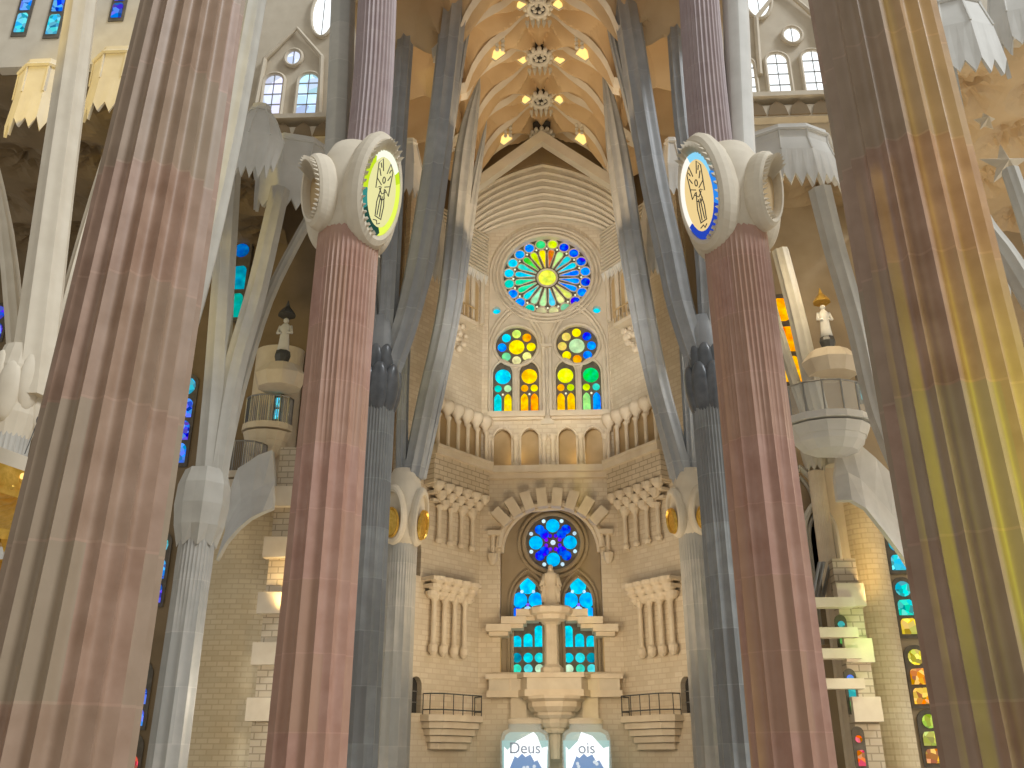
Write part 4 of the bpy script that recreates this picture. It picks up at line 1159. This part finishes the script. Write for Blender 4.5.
# aisle vaults (star creased)
def aisle_vault(nm, xa, xb, ya, yb, z0, mat, lab):
    m_ = MB(); nx, ny = 90, 70; vs = []
    for j in range(ny+1):
        for i in range(nx+1):
            x = xa+(xb-xa)*i/nx; y = ya+(yb-ya)*j/ny
            u = (x/3.6) % 1.0-.5; v = (y/3.6) % 1.0-.5; r = math.hypot(u, v); th = math.atan2(v, u)
            vs.append((x, y, z0+.9*max(0, .5-r)*2*(1+.45*tri(th/(2*PI)*8))-.5))
    m_.add(vs, [(j*(nx+1)+i, j*(nx+1)+i+1, (j+1)*(nx+1)+i+1, (j+1)*(nx+1)+i) for j in range(ny) for i in range(nx)])
    struct(nm, m_, mat, lab)
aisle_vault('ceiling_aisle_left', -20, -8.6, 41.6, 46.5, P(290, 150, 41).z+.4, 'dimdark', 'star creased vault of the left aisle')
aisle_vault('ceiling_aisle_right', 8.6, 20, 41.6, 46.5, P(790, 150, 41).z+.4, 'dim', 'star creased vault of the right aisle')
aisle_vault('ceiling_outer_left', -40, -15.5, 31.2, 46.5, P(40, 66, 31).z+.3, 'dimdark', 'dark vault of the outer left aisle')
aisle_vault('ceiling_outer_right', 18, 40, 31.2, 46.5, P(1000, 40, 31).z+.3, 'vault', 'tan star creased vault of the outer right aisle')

# aisle stained glass (tall lights, partly behind columns)
def strip(k, px, py0, py1, hw, Y, cols, lab, mat='glassb'):
    z0, z1 = P(px, py1, Y).z, P(px, py0, Y).z; x = P(px, (py0+py1)/2, Y).x
    o = struct('window_%d' % k, MB().prism(pointed(x-hw-.1, x+hw+.1, z0-.1, z1-hw*.8, z1+.15, 6), Y, Y+.06), 'lead', lab)
    pn = MB(); n = len(cols)
    for i, c in enumerate(cols):
        za, zb = z1-(z1-z0)*(i+.9)/n, z1-(z1-z0)*(i+.06)/n
        if i == 0: pn.prism(circ(x, (za+zb)/2, min(hw*.92, (zb-za)/2), 14), Y-.05, Y-.005, col=c)
        else: pn.prism(pointed(x-hw*.9, x+hw*.9, za, zb-hw*.6, zb, 5), Y-.05, Y-.005, col=c)
    obj('pane', pn, mat, o); return o
YA = 46.4
strip(40, 181, 376, 465, .6, YA, [CY, B2, BL, B2], 'blue stained glass light beside the nearest left column, upper of three')
strip(41, 155, 534, 605, .6, YA, [CY, B2, BL], 'blue stained glass light beside the nearest left column, middle of three')
strip(42, 136, 664, 728, .6, YA, [CY, BL, B2], 'blue stained glass light beside the nearest left column, lowest of three')
strip(43, 127, 736, 790, .6, YA, [GR, RD, OR], 'red and green stained glass light at the bottom left')
strip(44, 238, 238, 320, .5, YA-.2, [(.01,.10,.35), (.01,.25,.35), (.02,.3,.25)], 'dim teal stained glass light between the inclined shafts', 'glass')
strip(45, -4, 215, 250, .6, YA, [BL, B2], 'blue light at the left edge, upper')
strip(46, -5, 305, 340, .6, YA, [BL, BL], 'blue light at the left edge, lower')
strip(47, 864, 350, 402, .34, 44, [(.02,.7,.8), CY], 'cyan stained glass light above the right balcony')
strip(48, 898, 535, 572, .45, YA, [CY, (.05,.7,.9)], 'cyan stained glass light right of the lit brick pier, topmost')
strip(49, 906, 580, 636, .42, YA, [(.02,.7,.75), (.02,.7,.6), YE], 'cyan to yellow stained glass light right of the lit brick pier')
strip(50, 919, 648, 706, .45, YA, [YE, OR, OR], 'orange stained glass light right of the lit brick pier')
strip(51, 932, 713, 765, .45, YA, [YG, (.7,.7,.1), OR], 'yellow and orange stained glass light right of the lit brick pier, lowest')
strip(52, 1001, 314, 330, .18, YA, [GR, TL], 'small green light right of the nearest right column')
strip(53, 1021, 345, 392, .45, YA, [YG, GR, TL], 'green stained glass light at the right edge')
# upper-left blue windows in a yellow-lit wall
wallrect('wall_upper_outer_left', 31, -32, -13.2, P(40, 66, 31).z, 40, 'cream', label='yellow lit upper wall at the far left')
wallrect('wall_upper_outer_right', 31, 18.5, 34, P(1000, 40, 31).z, 42, 'cream', label='pale upper wall at the far right')
strip(54, 27, -30, 34, .26, 30.95, [BL, B2, CY], 'narrow blue window at the top left, first from the left edge', 'glassb')
strip(55, 59, -30, 36, .28, 30.95, [BL, B2, CY], 'narrow blue window at the top left, second from the left edge', 'glassb')
strip(56, 121, -30, 19, .26, 30.95, [CY, BL, BL], 'narrow blue window at the top left beside the nearest column', 'glassb')

# orange glowing panel behind right pink
strip(57, 785, 296, 385, .8, YA, [OR, (.9,.3,.02), OR], 'orange glowing panel right of the pink column with blue medallion', 'glass')

# left tribune: stacked small balconies
def tribune(px, py, Y, w, lab, glass=False, dep=1.6, hr=1.1, bowl=1.6, mat='white'):
    c = P(px, py, Y)
    t = thing('balcony', lab, 'balcony', (c.x, Y+dep, c.z), 0, None)
    n = 8; out = [(w*math.cos(a), -dep*math.sin(a)) for a in [PI*i/(n-1) for i in range(n)]]
    def slab(z0, z1, k0, k1):
        m_ = MB(); m_.rings([[Vector((a*k0, b*k0, z0)) for a, b in out], [Vector((a*k1, b*k1, z1)) for a, b in out]]); return m_
    obj('floor_slab', slab(-.95, -.45, .84, .95), mat, t, world=False); obj('cornice', slab(-.35, 0, 1.02, 1.0), mat, t, world=False)
    if bowl: 
        m_ = MB(); m_.rings([[Vector((a*k, b*k, z)) for a, b in out] for k, z in ((.3, -.95-bowl), (.6, -.95-bowl*.75), (.78, -.95-bowl*.3), (.82, -.95))]); obj('bowl', m_, mat, t, world=False)
    m_ = MB(); pts = [Vector((a*.94, b*.94, hr)) for a, b in out]; m_.tube(pts, .045, 6)
    for i, (a, b) in enumerate(out):
        m_.tube([(a*.94, b*.94, 0), (a*.94, b*.94, hr)], .04, 5)
        if not glass and i < n-1:
            c2, d2 = out[i+1]
            for k in range(1, 5): m_.tube([((a+(c2-a)*k/5)*.94, (b+(d2-b)*k/5)*.94, 0), ((a+(c2-a)*k/5)*.94, (b+(d2-b)*k/5)*.94, hr)], .022, 4)
    obj('railing', m_, 'rail', t, world=False)
    if glass:
        m_ = MB(); m_.rings([[Vector((a*.93, b*.93, .05)) for a, b in out], [Vector((a*.93, b*.93, hr-.05)) for a, b in out]], cap=False, close=False); obj('glass_panel', m_, 'clear', t, world=False)
    return t
tribune(836, 408, 39.5, 2.1, 'octagonal white stone balcony with glass parapet, right of the pink column', True, 1.7, 1.5, .9)
tribune(262, 420, 43.8, 1.35, 'upper small balcony with fine metal bars, left aisle', False, 1.0, 1.5, .9, 'sand')
tribune(236, 470, 43.0, 1.2, 'lower small dark-railed balcony, left aisle', False, 1.0, 1.6, .6, 'sand')
# tower-like pier that carries them
def pier(px0_, px1_, py0, py1, Y, mat, lab, name='pier', dep=1.0):
    xa, xb = P(px0_, py0, Y).x, P(px1_, py0, Y).x; z1 = P(px0_, py0, Y).z; z0 = 0.0
    n = 16; cx = (xa+xb)/2; w = (xb-xa)/2
    m_ = MB(); m_.rings([[Vector((cx+w*math.cos(PI*j/n), Y+dep-dep*math.sin(PI*j/n), z)) for j in range(n+1)] for z in (z0, z1)])
    return tag(obj(name, m_, mat), lab, name)
M['litbrick'] = stone('lit_sandstone_ashlar', (.70, .56, .34), (.78, .66, .44), .5, .8, .15, 'brick', .25, .6, joint=.84)  # sandstone with the yellow light on the piers mixed into its colour
pier(196, 283, 500, 790, 45, 'litbrick', 'rounded golden-lit brick pier under the white arch, left aisle')
pier(846, 884, 500, 790, 44, 'litbrick', 'rounded golden-lit brick pier under the white arch, right aisle')
pier(252, 300, 345, 500, 45.2, 'sand', 'upper sandstone pier behind the small balconies, left aisle')
pier(820, 868, 440, 790, 44.6, 'sand', 'plain sandstone pier left of the golden brick pier, right aisle')
for i, (xx_, yy_) in enumerate(((811, 560), (828, 600))):
    a = P(xx_, yy_, 43.3); m_ = MB(); t = thing('blind_arch', ('taller', 'shorter')[i]+' pointed blind arch beside the golden brick pier, right aisle', 'arch', (a.x, 43.3, a.z), 0, None)
    zt_ = P(xx_, 468+35*i, 43.3).z; z0_ = a.z-2
    o1 = pointed(a.x-.75, a.x+.75, z0_, zt_-1.6, zt_, 8); obj('moulding', MB().tube([(u, 43.2, v) for u, v in o1[1:]+o1[:1]], .16, 6), 'pale', t)
    o2 = pointed(a.x-.5, a.x+.5, z0_, zt_-1.8, zt_-.45, 8); obj('moulding', MB().tube([(u, 43.35, v) for u, v in o2[1:]+o2[:1]], .1, 6), 'pale', t)
    obj('backing', MB().prism(o2, 43.45, 43.6), 'dim', t)
# block-bossed buttress strips
def bossed(px0_, px1_, ylist, Y, lab, py0, side):
    xa, xb = P(px0_, 650, Y).x, P(px1_, 650, Y).x; zt = P(px0_, py0, Y).z
    t = thing('buttress', lab, 'buttress', ((xa+xb)/2, Y, 0))
    obj('strip', MB().box(((xa+xb)/2, Y, zt/2), (xb-xa, .7, zt)), 'ashlar2', t)
    for y in ylist:
        z = P((px0_+px1_)/2, y, Y).z; obj('block', MB().box(((xa+xb)/2+side*.15, Y-.45, z), ((xb-xa)*1.15, .6, 1.0)), 'sand', t)
bossed(262, 283, (500, 550, 605, 655, 710), 43.5, 'narrow buttress with projecting blocks left of the pink column', 450, -1)
bossed(842, 866, (597, 652, 710), 42, 'buttress with projecting blocks right of the pink column', 560, 0)
# white draped arch skins
def drape(pts, Y, th, lab):
    """curved faceted stone skin: upper outline, lower outline in px at depth Y (bulging)"""
    t = thing('vault_skin', lab, 'vault', P(*pts[0][0], Y), 0, 'white curved vault skins')
    n = len(pts); f_, b_ = [], []
    rs = []
    for i, (u, lo) in enumerate(pts):
        yy = Y-1.0*math.sin(PI*i/(n-1)); A = P(*u, Y+.8); B = P(*lo, yy)
        M_ = (A+B)/2+Vector((0, .5, 0)); rs.append([A, M_, B, B+Vector((0, th, 0)), M_+Vector((0, th, 0)), A+Vector((0, th, 0))])
    obj('skin', MB().rings(rs), 'white', t)
drape([((272, 450), (272, 508)), ((258, 455), (262, 512)), ((248, 462), (250, 518)), ((238, 468), (238, 528)), ((234, 478), (226, 542)), ((226, 500), (216, 560))], 42, .4, 'white draped stone skin over the golden pier, left aisle')
drape([((838, 448), (838, 500)), ((850, 440), (852, 500)), ((862, 446), (866, 508)), ((876, 458), (882, 528)), ((892, 474), (900, 552)), ((905, 480), (915, 575))], 41, .4, 'white draped stone skin over the golden pier, right aisle')
# small figures on hooded niches
def finial(px, py0, py1, Y, lab, hoodw=1.3):
    b0 = P(px, py1, Y); H = P(px, py0, Y).z-b0.z
    t = thing('niche_figure', lab, 'statue', (b0.x, Y, b0.z))
    k = H/2.2; b = MB()
    b.rings([[Vector((w_*k*math.cos(2*PI*j/14), w_*.8*k*math.sin(2*PI*j/14), z*k)) for j in range(14)] for z, w_ in ((0, .26), (.4, .22), (.9, .18), (1.1, .26), (1.28, .12), (1.34, .07))])
    b.ball((0, 0, 1.45*k), .12*k, 10, 7)
    for s_ in (-1, 1): b.tube([(s_*.22*k, 0, 1.18*k), (s_*.30*k, -.05*k, .85*k), (s_*.12*k, -.2*k, .8*k)], [.07*k, .065*k, .05*k], 7)
    b.smooth = True; obj('body', b, 'white', t, world=False)
    obj('canopy', MB().lathe((0, 0, 0), [(.38*k, 1.68*k), (.34*k, 1.78*k), (.1*k, 2.1*k), (.02, 2.4*k)], 8), 'metal' if px < 400 else 'gold', t, world=False)
    obj('pedestal', MB().lathe((0, 0, 0), [(.25*k, -.5*k), (.34*k, -.2*k), (.3*k, 0)], 8), 'metal', t, world=False)
    m_ = MB(); m_.rings([[Vector((hoodw*w_*math.cos(2*PI*j/10), hoodw*.8*w_*math.sin(2*PI*j/10)*(1), z)) for j in range(10)] for z, w_ in ((-.5*k-1.5, .85), (-.5*k-.8, 1.05), (-.5*k-.2, .7), (-.5*k, .3))]); obj('hood', m_, 'sand', t, world=False)
finial(283, 305, 352, 43.6, 'small pale figure over a rounded stone hood, left aisle', 1.35)
finial(827, 292, 338, 42.5, 'small figure under a gilded canopy above a stone hood, right aisle', 1.4)

# organ pipes and ledges by the right buttress
t = thing('pipe_cluster', 'bundle of thin dark pipes leaning beside the right pink column', 'pipes', P(822, 600, 41.5))
for i in range(9):
    a = P(814+i*1.6+random.uniform(-2, 2), 598, 41.5+.2*i); b = P(818+i*2.2+random.uniform(-4, 4), 562, 41.5+.2*i); obj('pipe', MB().tube([a, b], .07, 6), 'rail', t)
for i, (y, mt) in enumerate(((603, 'green'), (633, 'green'), (654, 'green'), (684, 'blue'))):
    m_ = MB(); p = P(830+i*3, y, 41.3); m_.box(p, (2.0, .6, .42))
    tag(obj('ledge', m_, 'sand'), ('topmost stone ledge', 'second stone ledge', 'third stone ledge', 'lowest stone ledge')[i]+' beside the right buttress', 'ledge', 'ledges beside the right buttress')
strip(58, 842, 618, 645, .16, 41.6, [TL, GR], 'sliver of green glass beside the right buttress')
strip(59, 852, 672, 712, .16, 41.6, [B2, TL, GR], 'sliver of blue glass beside the right buttress')
strip(60, 860, 730, 768, .16, 41.6, [RD, RD], 'sliver of red glass at the bottom beside the right buttress')
strip(61, 278, 386, 420, .14, 44.3, [TL, CY, CY], 'sliver of cyan glass behind the fine-barred balcony')

# gilded baldachin on the left edge
bc = P(-55, 507, 19)
t = thing('baldachin', 'gilded hanging canopy with lamps and wheat stalks at the left edge', 'canopy', tuple(bc))
Rb = 2.9
def oct_(r, z, n=7): return [Vector((r*math.cos(2*PI*j/n+.15), r*math.sin(2*PI*j/n+.15), z)) for j in range(n)]
obj('rim', MB().rings([oct_(Rb, .45), oct_(Rb*1.02, .75), oct_(Rb*.9, .85), oct_(Rb*.88, .45)], cap=False), 'cream', t, world=False)
obj('canopy_cloth', MB().rings([oct_(Rb, .45), oct_(Rb*.95, -.1), oct_(Rb*.55, -.6), oct_(Rb*.2, -.7)]), 'gold', t, world=False)
obj('lower_ring', MB().rings([oct_(Rb*.92, -1.0), oct_(Rb*.94, -.8), oct_(Rb*.8, -.75), oct_(Rb*.8, -1.0)], cap=False), 'gold', t, world=False)
fr = MB()
for i in range(56):
    a = 2*PI*i/56; v = Vector((Rb*.86*math.cos(a), Rb*.86*math.sin(a), -1.0)); fr.add([v+Vector((.1, 0, 0)), v+Vector((-.1, 0, 0)), v+Vector((0, .05, -.28)), v+Vector((0, .1, 0))], [(0,1,2), (1,3,2), (3,0,2), (0,3,1)])
obj('fringe', fr, 'gold', t, world=False)
for i in range(28):
    a = 2*PI*i/28
    obj('lamp', MB().ball((Rb*.9*math.cos(a), Rb*.9*math.sin(a), .1+.12*(i % 3)), .075, 8, 6), 'lampw' if i % 2 else 'lamp', t, world=False)
gr_ = MB()
for i in range(130):
    a = random.uniform(0, 2*PI); gr_.ball((Rb*random.uniform(.85, 1.0)*math.cos(a), Rb*random.uniform(.85, 1.0)*math.sin(a), random.uniform(.0, .5)), random.uniform(.05, .10), 6, 4)
obj('grape_cluster', gr_, 'gold', t, world=False)
for i in range(26):
    a = 2*PI*i/26; r_ = Rb*.92; h_ = random.uniform(.4, .8); q = random.uniform(-.15, .15)
    m_ = MB().tube([(r_*math.cos(a), r_*math.sin(a), .8), (r_*math.cos(a)+q, r_*math.sin(a), .8+h_)], .012, 4); m_.ball((r_*math.cos(a)+q, r_*math.sin(a), .8+h_+.06), (.035, .035, .09), 5, 4)
    obj('wheat_stalk', m_, 'metal', t, world=False)
obj('cable', MB().tube([(-.5, 0, .4), (-9, 0, 14)], .03, 6), 'metal', t, world=False)

# star reliefs on the wall seen beyond the right column
for (px_, py_, r_, lab) in ((1005, 165, 1.1, 'large'), (985, 122, .5, 'small')):
    p = P(px_, py_, 33)
    m_ = MB(); n = 5; ringo = [p+Vector((r_*(1 if j % 2 == 0 else .38)*math.cos(PI*j/n+.3), 0, r_*(1 if j % 2 == 0 else .38)*math.sin(PI*j/n+.3))) for j in range(2*n)]
    m_.add(ringo+[p+Vector((0, -.4, 0)), p+Vector((0, .3, 0))], [(j, (j+1) % (2*n), 2*n) for j in range(2*n)]+[((j+1) % (2*n), j, 2*n+1) for j in range(2*n)])
    tag(obj('star_relief', m_, 'cream'), '%s carved stone star hanging under the vault near the right edge' % lab, 'ornament')

# =============================================================================================
# LIGHT
# =============================================================================================
W = bpy.data.worlds.new('daylight'); S.world = W; W.use_nodes = True
bg = W.node_tree.nodes['Background']; bg.inputs[0].default_value = (.97, .97, .95, 1); bg.inputs[1].default_value = .50
light('sun_daylight', 'SUN', (20, -10, 40), 2.3, (.92, .96, 1.0), R(12), target=(20-.85*40, -10+.42*40, 0))
# warm lamps, with added fill lights
light('vault_lamp_light', 'AREA', (0, 40, 30), 520, (1.0, .72, .42), 8, target=(0, 44, 42))
light('end_wall_fill', 'SPOT', (0, 30, 15), 15000, (1.0, .95, .87), 1.5, target=(0, 54, 28), spot=44, blend=.6)  # added unseen spot that brightens the upper end wall
light('aisle_fill', 'POINT', (13.5, 39.5, 24), 420, (1.0, .80, .50), .4)  # added fill for the right aisle, no fitting here
light('aisle_fill', 'POINT', (25, 36, 17), 1500, (1.0, .84, .62), .5)  # added fill to lift the outer right vault
light('end_wall_lamps', 'AREA', (0, 43, 6), 760, (1.0, .80, .55), 6, target=(0, 54, 14))
light('aisle_spot', 'SPOT', (-12.2, 42.0, 8), 500, (1.0, .70, .30), .3, target=(-12.6, 45, 11.5), spot=90, blend=1)
light('aisle_spot', 'SPOT', (14.5, 41.0, 8), 500, (1.0, .70, .30), .3, target=(14.5, 44.5, 11.5), spot=90, blend=1)
for x in (-2, 2): light('gallery_lamp', 'POINT', (x, YF+.9, zg0+1.0), 10, (1.0, .7, .3), .2)
# coloured spots standing in for daylight through yellow and green glass
SRC = Vector((13.9, -22.0, 15.0)); YW = -8.0; CC = Vector((6.95, 14.0))
def slot(o0, o1, z0, z1):
    """opening in the added light-shaping wall through which the spots reach the lateral range o0..o1, heights z0..z1 of the column"""
    d = (CC-SRC.xy).normalized(); pr_ = Vector((-d.y, d.x))*-1
    if pr_.x < 0: pr_ = -pr_
    xs = []
    for o in (o0, o1):
        q = CC+pr_*o; t_ = (YW-SRC.y)/(q.y-SRC.y); xs.append(SRC.x+t_*(q.x-SRC.x))
    t_ = (YW-SRC.y)/(CC.y-SRC.y)
    return rect(min(xs), max(xs), SRC.z+t_*(z0-SRC.z), SRC.z+t_*(z1-SRC.z))
struct('wall_light_mask', MB().prism(rect(4, 19, 0, 22), YW, YW+.1, holes=[slot(-.52, 1.6, 0, 19), slot(-1.0, -.80, 0, 11)]), 'cream', 'added unseen wall with slots that shape the coloured light')  # added out of view to cut the spots into upright patches
light('yellow_window_light', 'SPOT', SRC, 21000, (1.0, .76, .0), .12, target=(7.1, 14, 10.5), spot=26, blend=.5)
light('green_window_light', 'SPOT', SRC, 34000, (.62, .80, .0), .12, target=(7.1, 14, 1.5), spot=24, blend=1.0)
light('yellow_window_light_left', 'SPOT', (-24, 14, 22), 5000, (1.0, .72, .08), .6, target=(-19, 27, 25), spot=50, blend=.5)
light('aisle_fill', 'POINT', (-11.6, 38.5, 4), 330, (1.0, .90, .74), .4)  # added fill to lift the left aisle bricks
light('aisle_fill', 'POINT', (14.0, 38.0, 4), 260, (1.0, .86, .66), .4)  # added fill to lift the right aisle bricks
light('green_glass_light', 'POINT', (14.2, 40.0, 6.5), 60, (.55, 1.0, .2), .2)

S.view_settings.view_transform = 'Standard'; S.view_settings.look = 'None'
S.view_settings.exposure = 0.0; S.view_settings.gamma = 1.0
S.view_settings.use_curve_mapping = False
